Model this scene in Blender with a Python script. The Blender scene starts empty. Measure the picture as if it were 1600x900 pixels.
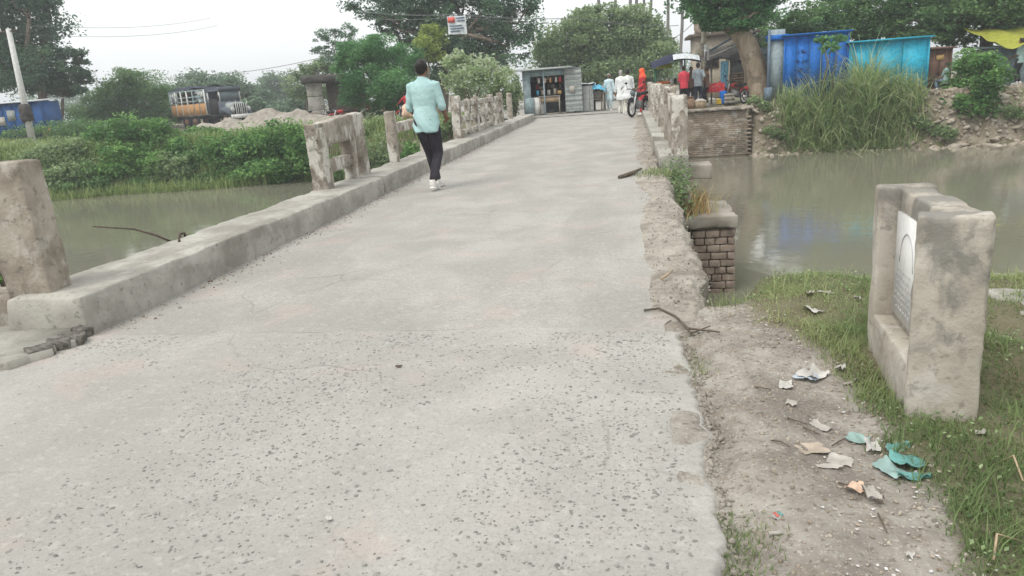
import bpy, bmesh, math, random
import numpy as np
from mathutils import Vector, Matrix, Euler

# ------------------------------------------------------------------ camera, sky, sun, exposure
SC = bpy.context.scene
COL = SC.collection
FPX, CAMH = 1155.0, 1.32
ROLL, PITCH, YAW = math.radians(4.175), math.radians(15.055), math.radians(9.873)
_r0 = np.array([math.cos(YAW), math.sin(YAW), 0]); _f0 = np.array([-math.sin(YAW), math.cos(YAW), 0]); _up = np.array([0, 0, 1.0])
CF = _f0*math.cos(PITCH) - _up*math.sin(PITCH)
_u0 = _f0*math.sin(PITCH) + _up*math.cos(PITCH)
CR = math.cos(ROLL)*_r0 - math.sin(ROLL)*_u0
CU = math.sin(ROLL)*_r0 + math.cos(ROLL)*_u0
CC = np.array([0, 0, CAMH])
cam_d = bpy.data.cameras.new('camera'); cam = bpy.data.objects.new('camera', cam_d); COL.objects.link(cam)
cam_d.sensor_width = 36.0; cam_d.lens = 36.0*FPX/1600.0; cam_d.clip_start = 0.05; cam_d.clip_end = 3000
_m = Matrix.Identity(4)
for i in range(3):
    _m[i][0], _m[i][1], _m[i][2], _m[i][3] = CR[i], CU[i], -CF[i], CC[i]
cam.matrix_world = _m
SC.camera = cam

SUN_EL, SUN_AZ = math.radians(58), math.radians(215)      # azimuth of the sun, clockwise from +Y
world = bpy.data.worlds.new('World'); SC.world = world; world.use_nodes = True
wn = world.node_tree; wn.nodes.clear()
sky = wn.nodes.new('ShaderNodeTexSky'); sky.sky_type = 'NISHITA'; sky.sun_disc = False
sky.sun_elevation = SUN_EL; sky.sun_rotation = SUN_AZ; sky.air_density = 1.0; sky.dust_density = 6.0; sky.ozone_density = 1.0
hs = wn.nodes.new('ShaderNodeHueSaturation'); hs.inputs['Saturation'].default_value = 0.22
wn.links.new(sky.outputs[0], hs.inputs['Color'])
# the cloud layer: an even white overcast mixed over the clear sky
wmix = wn.nodes.new('ShaderNodeMix'); wmix.data_type = 'RGBA'; wmix.inputs[0].default_value = 0.72
wmix.inputs[7].default_value = (9.75, 10.0, 9.95, 1)
wn.links.new(hs.outputs[0], wmix.inputs[6])
bg = wn.nodes.new('ShaderNodeBackground'); bg.inputs[1].default_value = 0.10
wo = wn.nodes.new('ShaderNodeOutputWorld')
wn.links.new(wmix.outputs[2], bg.inputs[0]); wn.links.new(bg.outputs[0], wo.inputs[0])
sun_d = bpy.data.lights.new('sun', 'SUN'); sun_d.energy = 1.2; sun_d.angle = math.radians(25); sun_d.color = (1, 0.95, 0.88)
sun = bpy.data.objects.new('sun', sun_d); COL.objects.link(sun)
_sd = Vector((math.sin(SUN_AZ)*math.cos(SUN_EL), math.cos(SUN_AZ)*math.cos(SUN_EL), math.sin(SUN_EL)))
sun.rotation_euler = _sd.to_track_quat('Z', 'Y').to_euler()
SC.view_settings.view_transform = 'Standard'; SC.view_settings.look = 'None'
SC.view_settings.gamma = 1.0; SC.view_settings.use_curve_mapping = False
SC.view_settings.exposure = 0.69
SC.render.engine = 'CYCLES'
SC.cycles.use_denoising = True
SC.cycles.max_bounces = 6; SC.cycles.diffuse_bounces = 3; SC.cycles.glossy_bounces = 3; SC.cycles.transparent_max_bounces = 8
SC.cycles.volume_bounces = 0

# ------------------------------------------------------------------ helpers
rng = np.random.default_rng(7); random.seed(7)
def ray(px, py): return CF + (px-800)/FPX*CR - (py-450)/FPX*CU
def Zp(px, py, z=0.0):
    r = ray(px, py); return CC + r*((z-CAMH)/r[2])
def Yp(px, py, y):
    r = ray(px, py); return CC + r*(y/r[1])
def Xp(px, py, x):
    r = ray(px, py); return CC + r*(x/r[0])
def mpp(p): return float((np.asarray(p)-CC) @ CF)/FPX      # metres per photo pixel at a point

def _hash(i, j, k, s):
    h = (i*374761393 + j*668265263 + k*2147483647 + s*974634777) & 0xFFFFFFFF
    h = ((h ^ (h >> 13))*1274126177) & 0xFFFFFFFF
    return ((h ^ (h >> 16)) & 0xFFFF)/65535.0
def vnoise(P, scale=1.0, seed=0):
    P = np.asarray(P, float)*scale
    i = np.floor(P).astype(np.int64); f = P-i; u = f*f*(3-2*f)
    r = 0
    for dx in (0, 1):
        for dy in (0, 1):
            for dz in (0, 1):
                w = (u[..., 0] if dx else 1-u[..., 0])*(u[..., 1] if dy else 1-u[..., 1])*(u[..., 2] if dz else 1-u[..., 2])
                r = r + w*_hash(i[..., 0]+dx, i[..., 1]+dy, i[..., 2]+dz, seed)
    return r*2-1
def fbm(P, scale=1.0, seed=0, oct=4):
    r = 0; a = 1.0
    for o in range(oct):
        r = r + a*vnoise(P, scale*2**o, seed+o*17); a *= .5
    return r
def n2(x, y, scale=1.0, seed=0, oct=3):
    x = np.asarray(x, float); y = np.asarray(y, float); x, y = np.broadcast_arrays(x, y)
    return fbm(np.stack([x, y, np.zeros_like(x)], -1), scale, seed, oct)
def sstep(a, b, x):
    t = np.clip((np.asarray(x, float)-a)/(b-a), 0, 1); return t*t*(3-2*t)

def make_mesh(name, V, Fs, smooth=False, attrs=None):
    me = bpy.data.meshes.new(name)
    V = np.asarray(V, np.float32)
    if isinstance(Fs, np.ndarray):
        n, k = Fs.shape
        me.vertices.add(len(V)); me.vertices.foreach_set('co', V.ravel())
        me.loops.add(n*k); me.loops.foreach_set('vertex_index', Fs.astype(np.int32).ravel())
        me.polygons.add(n); me.polygons.foreach_set('loop_start', np.arange(0, n*k, k, dtype=np.int32))
    else:
        lens = np.array([len(f) for f in Fs], np.int32)
        me.vertices.add(len(V)); me.vertices.foreach_set('co', V.ravel())
        flat = np.fromiter((i for f in Fs for i in f), np.int32, int(lens.sum()))
        me.loops.add(len(flat)); me.loops.foreach_set('vertex_index', flat)
        me.polygons.add(len(lens)); me.polygons.foreach_set('loop_start', np.concatenate([[0], np.cumsum(lens)[:-1]]).astype(np.int32))
    if attrs:
        for k_, a in attrs.items():
            at = me.attributes.new(k_, 'FLOAT', 'POINT'); at.data.foreach_set('value', np.asarray(a, np.float32))
    me.update(calc_edges=True); me.validate()
    if smooth: me.polygons.foreach_set('use_smooth', np.ones(len(me.polygons), bool))
    return me

def tag(o, label=None, cat=None, group=None, kind=None):
    if label: o['label'] = label
    if cat: o['category'] = cat
    if group: o['group'] = group
    if kind: o['kind'] = kind
    return o
def obj(name, me, mat=None, parent=None, loc=None, rot=None):
    o = bpy.data.objects.new(name, me); COL.objects.link(o)
    if mat is not None and me is not None and len(me.materials) == 0: me.materials.append(mat)
    if parent is not None: o.parent = parent
    if loc is not None: o.location = Vector([float(c) for c in loc])
    if rot is not None: o.rotation_euler = rot
    return o
def thing(name, label, cat, loc=(0, 0, 0), rz=0.0, group=None):
    o = bpy.data.objects.new(name, None); COL.objects.link(o); o.location = Vector([float(c) for c in loc]); o.rotation_euler = (0, 0, rz)
    o.empty_display_size = .1
    return tag(o, label, cat, group)

class MB:
    """collects shapes into one mesh"""
    def __init__(s): s.V = []; s.F = []; s.n = 0
    def add(s, V, F):
        V = np.asarray(V, float); s.V.append(V)
        s.F += [[i+s.n for i in f] for f in F]; s.n += len(V); return s
    def box(s, c, d, rz=0.0, rx=0.0, ry=0.0):
        c = np.asarray(c, float); hx, hy, hz = d[0]/2, d[1]/2, d[2]/2
        V = np.array([(x, y, z) for x in (-hx, hx) for y in (-hy, hy) for z in (-hz, hz)])
        if rz or rx or ry: V = V @ np.array(Euler((rx, ry, rz)).to_matrix()).T
        return s.add(V+c, [(0, 1, 3, 2), (4, 6, 7, 5), (0, 4, 5, 1), (2, 3, 7, 6), (0, 2, 6, 4), (1, 5, 7, 3)])
    def bar(s, a, b, w, h=None, up=(0, 0, 1)):
        a = np.asarray(a, float); b = np.asarray(b, float); h = h or w
        t = b-a; L = np.linalg.norm(t); t = t/L
        u = np.asarray(up, float)
        if abs(t @ u) > .95: u = np.array([0, 1., 0])
        x = np.cross(t, u); x /= np.linalg.norm(x); y = np.cross(x, t)
        V = [p+sx*x*w/2+sy*y*h/2 for p in (a, b) for sx, sy in ((-1, -1), (1, -1), (1, 1), (-1, 1))]
        return s.add(V, [(3, 2, 1, 0), (4, 5, 6, 7), (0, 1, 5, 4), (1, 2, 6, 5), (2, 3, 7, 6), (3, 0, 4, 7)])
    def tube(s, pts, rad, seg=8, sq=(1, 1), cap=True):
        pts = [np.asarray(p, float) for p in pts]
        n = len(pts); rad = [rad]*n if np.isscalar(rad) else rad
        V = []; up = None
        for i in range(n):
            t = pts[min(i+1, n-1)]-pts[max(i-1, 0)]; t = t/(np.linalg.norm(t)+1e-9)
            if up is None:
                up = np.array([0, 0, 1.]) if abs(t[2]) < .9 else np.array([0, 1., 0])
            x = np.cross(up, t); x /= (np.linalg.norm(x)+1e-9); y = np.cross(t, x); up = y
            for k in range(seg):
                a = 2*math.pi*k/seg
                V.append(pts[i]+rad[i]*(math.cos(a)*x*sq[0]+math.sin(a)*y*sq[1]))
        F = [(i*seg+k, i*seg+(k+1) % seg, (i+1)*seg+(k+1) % seg, (i+1)*seg+k) for i in range(n-1) for k in range(seg)]
        if cap: F += [tuple(range(seg-1, -1, -1)), tuple(range((n-1)*seg, n*seg))]
        return s.add(V, F)
    def loft(s, rings, seg=14):
        """rings: (cx, cy, cz, rx, ry) horizontal ellipses from bottom to top"""
        V = [(c[0]+c[3]*math.cos(2*math.pi*k/seg), c[1]+c[4]*math.sin(2*math.pi*k/seg), c[2]) for c in rings for k in range(seg)]
        n = len(rings)
        F = [(i*seg+k, i*seg+(k+1) % seg, (i+1)*seg+(k+1) % seg, (i+1)*seg+k) for i in range(n-1) for k in range(seg)]
        F += [tuple(range(seg-1, -1, -1)), tuple(range((n-1)*seg, n*seg))]
        return s.add(V, F)
    def ball(s, c, r, seg=12, rings=8, rot=None):
        r = (r, r, r) if np.isscalar(r) else r
        V = [(0, 0, -1)]
        for i in range(1, rings):
            a = math.pi*i/rings
            V += [(math.sin(a)*math.cos(2*math.pi*k/seg), math.sin(a)*math.sin(2*math.pi*k/seg), -math.cos(a)) for k in range(seg)]
        V.append((0, 0, 1)); V = np.array(V)*np.array(r)
        if rot is not None: V = V @ np.array(Euler(rot).to_matrix()).T
        F = [(0, 1+(k+1) % seg, 1+k) for k in range(seg)]
        for i in range(rings-2):
            b = 1+i*seg
            F += [(b+k, b+(k+1) % seg, b+seg+(k+1) % seg, b+seg+k) for k in range(seg)]
        b = 1+(rings-2)*seg; t = len(V)-1
        F += [(b+k, b+(k+1) % seg, t) for k in range(seg)]
        return s.add(V+np.asarray(c, float), F)
    def ring(s, c, R, r, axis='x', seg=20, t=6):
        V = []
        for i in range(seg):
            a = 2*math.pi*i/seg
            for k in range(t):
                b = 2*math.pi*k/t; q = R+r*math.cos(b); w = r*math.sin(b)
                p = (w, q*math.cos(a), q*math.sin(a)) if axis == 'x' else (q*math.cos(a), q*math.sin(a), w)
                V.append(p)
        F = [(i*t+k, ((i+1) % seg)*t+k, ((i+1) % seg)*t+(k+1) % t, i*t+(k+1) % t) for i in range(seg) for k in range(t)]
        return s.add(np.array(V)+np.asarray(c, float), F)
    def prism(s, poly, h, z0=0.0):
        """vertical prism over a 2D polygon"""
        n = len(poly)
        V = [(p[0], p[1], z0) for p in poly]+[(p[0], p[1], z0+h) for p in poly]
        return s.add(V, [tuple(range(n-1, -1, -1)), tuple(range(n, 2*n))]+[(i, (i+1) % n, n+(i+1) % n, n+i) for i in range(n)])
    def quad(s, a, b, c, d): return s.add([a, b, c, d], [(0, 1, 2, 3)])
    def mesh(s, name='mesh', smooth=False):
        return make_mesh(name, np.concatenate(s.V), s.F, smooth)
    def build(s, name, mat, parent=None, smooth=False, loc=None, rot=None):
        return obj(name, s.mesh(name, smooth), mat, parent, loc, rot)

def rbox(lx, ly, lz, step=.05, amp=.008, rnd=.02, seed=0, chip=.0, nscale=9):
    """a worn block, base centre at the origin: rounded edges, uneven faces, chipped corners"""
    def lines(L):
        e = min(rnd, L*.25); k = max(1, int(round((L-2*e)/step)))
        return [0.0]+[e+(L-2*e)*i/k for i in range(k+1)]+[L]
    lx_, ly_, lz_ = lines(lx), lines(ly), lines(lz); nx, ny, nz = len(lx_)-1, len(ly_)-1, len(lz_)-1
    idx = {}; V = []; F = []
    def vid(i, j, k):
        key = (i, j, k)
        if key not in idx:
            idx[key] = len(V); V.append((lx_[i]-lx/2, ly_[j]-ly/2, lz_[k]))
        return idx[key]
    for i in range(nx):
        for j in range(ny):
            F.append((vid(i, j, 0), vid(i, j+1, 0), vid(i+1, j+1, 0), vid(i+1, j, 0)))
            F.append((vid(i, j, nz), vid(i+1, j, nz), vid(i+1, j+1, nz), vid(i, j+1, nz)))
    for i in range(nx):
        for k in range(nz):
            F.append((vid(i, 0, k), vid(i+1, 0, k), vid(i+1, 0, k+1), vid(i, 0, k+1)))
            F.append((vid(i, ny, k), vid(i, ny, k+1), vid(i+1, ny, k+1), vid(i+1, ny, k)))
    for j in range(ny):
        for k in range(nz):
            F.append((vid(0, j, k), vid(0, j, k+1), vid(0, j+1, k+1), vid(0, j+1, k)))
            F.append((vid(nx, j, k), vid(nx, j+1, k), vid(nx, j+1, k+1), vid(nx, j, k+1)))
    V = np.array(V); c = np.array([0, 0, lz/2]); h = np.array([lx, ly, lz])/2
    P = V-c; q = np.clip(P, -(h-rnd), h-rnd); d = P-q; L = np.linalg.norm(d, axis=1, keepdims=True)
    P = np.where(L > 1e-6, q+d/np.maximum(L, 1e-6)*rnd, P)
    N = P/h; N = N/(np.linalg.norm(N, axis=1, keepdims=True)+1e-6)
    edge = (np.abs(P) > h-rnd*1.6).sum(1)
    off = amp*fbm(V+seed*3.7, nscale, seed, 3)
    if chip: off = off-chip*(edge >= 2)*np.clip(fbm(V+seed*1.3, 5, seed+5, 3)+.15, 0, 1)
    return P+N*off[:, None]+c, F
def rough(name, dims, mat, parent=None, loc=(0, 0, 0), rot=(0, 0, 0), **k):
    V, F = rbox(*dims, **k)
    return obj(name, make_mesh(name, V, F, True), mat, parent, loc, rot)

def grid_mesh(name, X, Y, Z, smooth=True, attrs=None):
    n, m = X.shape
    V = np.stack([X, Y, Z], -1).reshape(-1, 3)
    i = np.arange(n-1)[:, None]*m+np.arange(m-1)[None, :]
    F = np.stack([i, i+1, i+m+1, i+m], -1).reshape(-1, 4)
    return make_mesh(name, V, F, smooth, {k: a.ravel() for k, a in attrs.items()} if attrs else None)

# ------------------------------------------------------------------ materials
def newmat(name):
    m = bpy.data.materials.new(name); m.use_nodes = True; nt = m.node_tree; nt.nodes.clear()
    out = nt.nodes.new('ShaderNodeOutputMaterial'); b = nt.nodes.new('ShaderNodeBsdfPrincipled')
    nt.links.new(b.outputs[0], out.inputs[0]); return m, nt, b, out
def N(nt, t, **k):
    n = nt.nodes.new(t)
    for a, v in k.items():
        if a.startswith('i_'): n.inputs[a[2:].replace('_', ' ')].default_value = v
        else: setattr(n, a, v)
    return n
def noise_fac(nt, pos, scale, detail=6, rough_=.6, dist=0.0, stretch=None):
    v = pos
    if stretch:
        mp = N(nt, 'ShaderNodeMapping'); mp.inputs['Scale'].default_value = stretch; nt.links.new(pos, mp.inputs['Vector']); v = mp.outputs[0]
    n = N(nt, 'ShaderNodeTexNoise', i_Scale=scale, i_Detail=detail, i_Roughness=rough_, i_Distortion=dist)
    nt.links.new(v, n.inputs['Vector']); return n.outputs['Fac']
def ramp(nt, fac, stops):
    r = N(nt, 'ShaderNodeValToRGB'); e = r.color_ramp.elements
    while len(e) < len(stops): e.new(.5)
    for el, (p, c) in zip(e, stops):
        el.position = p; el.color = (c, c, c, 1) if np.isscalar(c) else (*c, 1)
    nt.links.new(fac, r.inputs[0]); return r.outputs[0]
def mixc(nt, fac, a, b, mode='MIX'):
    m = N(nt, 'ShaderNodeMix', data_type='RGBA', blend_type=mode)
    for sock, v in ((0, fac), (6, a), (7, b)):
        if hasattr(v, 'links') or hasattr(v, 'is_linked'): nt.links.new(v, m.inputs[sock])
        elif sock == 0: m.inputs[0].default_value = v
        else: m.inputs[sock].default_value = (*v, 1)
    return m.outputs[2]
def surf(name, stops, scale=4.0, detail=8, rough_=.9, bump=.25, bscale=45, layers=(), metal=0.0, stretch=None, spec=.3, coord='world', bdist=.02, mildew=None):
    """layers: (colour, scale, lo, hi, strength[, stretch]) patches of another colour laid over the base"""
    m, nt, b, out = newmat(name)
    if coord == 'world': pos = N(nt, 'ShaderNodeNewGeometry').outputs['Position']
    else: pos = N(nt, 'ShaderNodeTexCoord').outputs['Object']
    sq = lambda p: .5+(p-.5)*.52
    c = ramp(nt, noise_fac(nt, pos, scale, detail, .62, .2, stretch), [(sq(p), q) for p, q in stops])
    for L in layers:
        col, sc, lo, hi, st = L[:5]; stt = L[5] if len(L) > 5 else None
        f = ramp(nt, noise_fac(nt, pos, sc, 7, .65, .3, stt), [(sq(lo), 0.0), (sq(hi), st)])
        c = mixc(nt, f, c, col)
    if mildew:
        sx = N(nt, 'ShaderNodeSeparateXYZ'); nt.links.new(pos, sx.inputs[0])
        ad = N(nt, 'ShaderNodeMath', operation='MULTIPLY_ADD'); nt.links.new(sx.outputs['Z'], ad.inputs[0]); ad.inputs[1].default_value = .28; ad.inputs[2].default_value = -.14
        a2 = N(nt, 'ShaderNodeMath', operation='ADD'); nt.links.new(ad.outputs[0], a2.inputs[0]); nt.links.new(noise_fac(nt, pos, 4.2, 8, .65, .5), a2.inputs[1])
        c = mixc(nt, ramp(nt, a2.outputs[0], [(.50, 0.0), (.62, .8)]), c, mildew)
    nt.links.new(c, b.inputs['Base Color'])
    b.inputs['Roughness'].default_value = rough_; b.inputs['Metallic'].default_value = metal
    b.inputs['Specular IOR Level'].default_value = spec
    if bump:
        bp = N(nt, 'ShaderNodeBump', i_Strength=bump, i_Distance=bdist)
        nt.links.new(noise_fac(nt, pos, bscale, 6, .65), bp.inputs['Height']); nt.links.new(bp.outputs[0], b.inputs['Normal'])
    return m
def flat(name, col, rough_=.8, var=.18, scale=8, bump=.1, metal=0.0, spec=.3):
    a = tuple(max(0, c*(1-var)) for c in col); d = tuple(min(1, c*(1+var)) for c in col)
    return surf(name, [(.3, a), (.7, d)], scale=scale, detail=5, rough_=rough_, bump=bump, metal=metal, spec=spec, coord='object')
def leafmat(name, dark, mid, light, trans=.42, rough_=.6):
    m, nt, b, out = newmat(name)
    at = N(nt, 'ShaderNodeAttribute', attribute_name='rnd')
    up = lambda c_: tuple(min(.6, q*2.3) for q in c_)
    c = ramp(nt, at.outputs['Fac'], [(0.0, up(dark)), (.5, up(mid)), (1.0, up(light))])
    nt.links.new(c, b.inputs['Base Color']); b.inputs['Roughness'].default_value = rough_; b.inputs['Specular IOR Level'].default_value = .25
    tr = N(nt, 'ShaderNodeBsdfTranslucent'); nt.links.new(c, tr.inputs['Color'])
    mx = N(nt, 'ShaderNodeMixShader'); mx.inputs[0].default_value = trans
    nt.links.new(b.outputs[0], mx.inputs[1]); nt.links.new(tr.outputs[0], mx.inputs[2]); nt.links.new(mx.outputs[0], out.inputs[0])
    return m

MAT = {}
# exposed concrete of the approach, pale with dust
def road_mat(name, base_a, base_b, track, speck=.5):
    m, nt, b, out = newmat(name)
    pos = N(nt, 'ShaderNodeNewGeometry').outputs['Position']
    c = ramp(nt, noise_fac(nt, pos, 1.3, 9, .62, .4), [(.40, base_a), (.60, base_b)])
    c = mixc(nt, ramp(nt, noise_fac(nt, pos, .55, 6, .6, .8, (1.6, .5, 1)), [(.48, 0.), (.60, .55)]), c, track)
    c = mixc(nt, ramp(nt, noise_fac(nt, pos, 60, 4, .7), [(.52, 0.), (.62, speck)]), c, tuple(x*.62 for x in base_a))
    c = mixc(nt, ramp(nt, noise_fac(nt, pos, 140, 3, .7), [(.54, 0.), (.64, speck*.8)]), c, tuple(x*.5 for x in base_a))
    c = mixc(nt, ramp(nt, noise_fac(nt, pos, 1.9, 3, .5, .3), [(.58, 0.), (.68, .16)]), c, (.52, .36, .33))
    c = mixc(nt, ramp(nt, noise_fac(nt, pos, 22, 5, .7), [(.54, 0.), (.66, .35)]), c, tuple(min(.8, x*1.25) for x in base_b))
    # hairline cracks, broken up
    nd = N(nt, 'ShaderNodeTexNoise', i_Scale=2.2, i_Detail=5.0); nt.links.new(pos, nd.inputs['Vector'])
    wp = mixc(nt, .22, pos, nd.outputs['Color'])
    vo = N(nt, 'ShaderNodeTexVoronoi', feature='DISTANCE_TO_EDGE', i_Scale=.9); nt.links.new(wp, vo.inputs['Vector'])
    cr = ramp(nt, vo.outputs['Distance'], [(0.0, .5), (.007, 0.0)])
    mk = N(nt, 'ShaderNodeMath', operation='MULTIPLY'); nt.links.new(cr, mk.inputs[0]); nt.links.new(ramp(nt, noise_fac(nt, pos, .7, 3), [(.5, 0.), (.6, 1.)]), mk.inputs[1])
    c = mixc(nt, mk.outputs[0], c, (.16, .15, .13))
    nt.links.new(c, b.inputs['Base Color']); b.inputs['Roughness'].default_value = .92; b.inputs['Specular IOR Level'].default_value = .15
    bp = N(nt, 'ShaderNodeBump', i_Strength=.55, i_Distance=.006)
    nt.links.new(noise_fac(nt, pos, 55, 8, .75), bp.inputs['Height']); nt.links.new(bp.outputs[0], b.inputs['Normal'])
    return m
MAT['road'] = road_mat('road concrete', (.318, .306, .281), (.378, .365, .337), (.300, .288, .264), .35)
MAT['deck'] = road_mat('deck dusty asphalt', (.310, .298, .273), (.372, .359, .331), (.278, .267, .245), .5)
MAT['stone_chip'] = surf('aggregate stone', [(.2, (.12, .12, .11)), (.5, (.20, .198, .18)), (.8, (.285, .278, .25))], scale=40, bump=.2, bscale=150)
MAT['conc'] = surf('weathered concrete', [(.25, (.175, .15, .12)), (.55, (.28, .245, .20)), (.8, (.37, .335, .28))], scale=3.2, bump=.5, bscale=38,
    layers=[((.13, .115, .095), 2.1, .55, .72, .6, (1, 1, .45)), ((.46, .44, .40), 5.5, .58, .74, .55), ((.085, .08, .07), 16, .63, .75, .5)])
MAT['kerb'] = surf('kerb concrete', [(.3, (.27, .255, .225)), (.7, (.39, .375, .335))], scale=2.2, bump=.3, bscale=42,
    layers=[((.19, .175, .15), 1.4, .5, .72, .6, (1, .4, 1)), ((.44, .43, .39), 6, .6, .76, .4), ((.10, .095, .085), 21, .66, .78, .5)])
MAT['rail'] = surf('railing concrete with flaking whitewash', [(.25, (.22, .19, .155)), (.6, (.33, .295, .25)), (.85, (.42, .39, .34))], scale=4.5, bump=.35, bscale=34,
    layers=[((.13, .11, .09), 3.4, .56, .70, .6), ((.56, .54, .49), 4.0, .50, .60, .8, (1, 1, .5)), ((.07, .06, .05), 13, .62, .72, .55)])
MAT['plinth'] = surf('plaque block concrete', [(.25, (.30, .268, .222)), (.55, (.40, .365, .31)), (.8, (.46, .43, .38))], scale=2.6, bump=.28, bscale=60,
    layers=[((.19, .155, .115), 3.0, .58, .72, .55), ((.50, .48, .44), 7, .57, .72, .45), ((.10, .09, .075), 18, .64, .76, .4)], mildew=(.17, .165, .15))
MAT['dust'] = surf('dust', [(.25, (.21, .185, .155)), (.5, (.30, .272, .232)), (.8, (.37, .34, .295))], scale=2.4, bump=.8, bscale=30,
    layers=[((.17, .15, .12), 5, .56, .72, .55), ((.12, .105, .08), 26, .62, .74, .6), ((.5, .48, .44), 40, .64, .76, .4)])
MAT['bank'] = surf('bank soil', [(.25, (.14, .115, .08)), (.55, (.23, .195, .145)), (.8, (.31, .275, .215))], scale=1.2, bump=.8, bscale=12,
    layers=[((.09, .11, .04), .55, .47, .62, .8), ((.38, .35, .3), 6, .58, .72, .5)], bdist=.05)
MAT['rubble'] = surf('rubble stone', [(.25, (.19, .155, .115)), (.5, (.32, .275, .22)), (.8, (.46, .42, .36))], scale=1.7, bump=.5, bscale=18,
    layers=[((.12, .095, .07), 3, .55, .7, .6)])
MAT['brick'] = surf('old brick', [(.25, (.20, .155, .115)), (.5, (.29, .235, .18)), (.8, (.38, .33, .27))], scale=2.2, bump=.4, bscale=30,
    layers=[((.13, .11, .085), .8, .5, .66, .7), ((.48, .46, .42), 2.4, .60, .70, .6)])
MAT['mortar'] = surf('lime mortar', [(.3, (.22, .19, .15)), (.7, (.33, .295, .245))], scale=6, bump=.4)
MAT['pier'] = surf('pier masonry', [(.25, (.19, .145, .115)), (.55, (.29, .23, .185)), (.8, (.37, .31, .26))], scale=6.5, bump=.5, bscale=22,
    layers=[((.12, .10, .085), 2.3, .55, .72, .6)])
MAT['piercap'] = surf('pier cap concrete', [(.3, (.25, .225, .19)), (.7, (.36, .33, .285))], scale=3, bump=.4)
MAT['bark'] = surf('bark', [(.25, (.085, .068, .05)), (.55, (.16, .13, .10)), (.8, (.24, .20, .16))], scale=3, bump=1., bscale=10, stretch=(3, 3, .6), bdist=.06)
MAT['palebark'] = surf('pale bark', [(.25, (.23, .18, .125)), (.55, (.34, .275, .20)), (.8, (.43, .36, .275))], scale=1.4, bump=.9, bscale=6, stretch=(2, 2, .6), bdist=.06,
    layers=[((.14, .11, .08), 2.2, .56, .7, .7)])
MAT['palmtrunk'] = flat('palm trunk', (.16, .15, .14))
MAT['pole'] = flat('pole concrete', (.52, .52, .50), var=.1)
MAT['wire'] = flat('wire', (.16, .17, .17), bump=0)
MAT['rust'] = surf('rusty iron', [(.3, (.045, .035, .03)), (.7, (.11, .075, .055))], scale=25, bump=.3, coord='object')
MAT['twig'] = flat('dry twig', (.10, .08, .06))
# foliage: dark, mid, light of the leaves of one kind
MAT['leaf_deep'] = leafmat('deep green leaves', (.018, .037, .024), (.045, .085, .05), (.09, .15, .078))
MAT['leaf_mid'] = leafmat('mid green leaves', (.03, .06, .025), (.062, .115, .045), (.115, .175, .07))
MAT['leaf_bright'] = leafmat('bright green leaves', (.022, .06, .026), (.05, .12, .046), (.10, .19, .07))
MAT['leaf_pale'] = leafmat('pale green leaves', (.09, .125, .06), (.175, .225, .12), (.30, .34, .22))
MAT['leaf_olive'] = leafmat('olive green leaves', (.04, .065, .03), (.10, .14, .065), (.18, .225, .12))
MAT['leaf_yellow'] = leafmat('yellowish green leaves', (.06, .085, .02), (.125, .165, .04), (.22, .25, .07))
MAT['leaf_lush'] = leafmat('lush shrub leaves', (.016, .045, .014), (.055, .115, .034), (.125, .21, .065))
MAT['leaf_far'] = leafmat('far tree leaves', (.045, .075, .05), (.08, .12, .08), (.125, .165, .11))
MAT['cane'] = leafmat('cane grass blades', (.075, .115, .043), (.15, .20, .088), (.26, .305, .165), trans=.5)
MAT['grass'] = leafmat('grass blades', (.044, .067, .025), (.085, .113, .046), (.175, .185, .092), trans=.35)
MAT['reedgreen'] = leafmat('waterside grass blades', (.06, .088, .027), (.105, .142, .05), (.18, .21, .09))
MAT['litterbits'] = leafmat('litter bits', (.07, .055, .04), (.17, .14, .11), (.30, .285, .26), trans=.05)
MAT['drygrass'] = leafmat('dry grass', (.14, .09, .04), (.27, .185, .085), (.36, .29, .15), trans=.25)
# water
m, nt, b, out = newmat('silty river water')
pos = N(nt, 'ShaderNodeNewGeometry').outputs['Position']
nt.links.new(ramp(nt, noise_fac(nt, pos, .12, 4), [(.3, (.165, .158, .118)), (.7, (.20, .193, .148))]), b.inputs['Base Color'])
b.inputs['Roughness'].default_value = .02; b.inputs['IOR'].default_value = 1.42; b.inputs['Specular IOR Level'].default_value = .5
bp = N(nt, 'ShaderNodeBump', i_Strength=.14, i_Distance=.05)
nt.links.new(mixc(nt, .5, noise_fac(nt, pos, 3.2, 5, .6, .6, (1, .8, 1)), noise_fac(nt, pos, .8, 4, .55, .8)), bp.inputs['Height'])
nt.links.new(bp.outputs[0], b.inputs['Normal']); MAT['water'] = m
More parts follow.
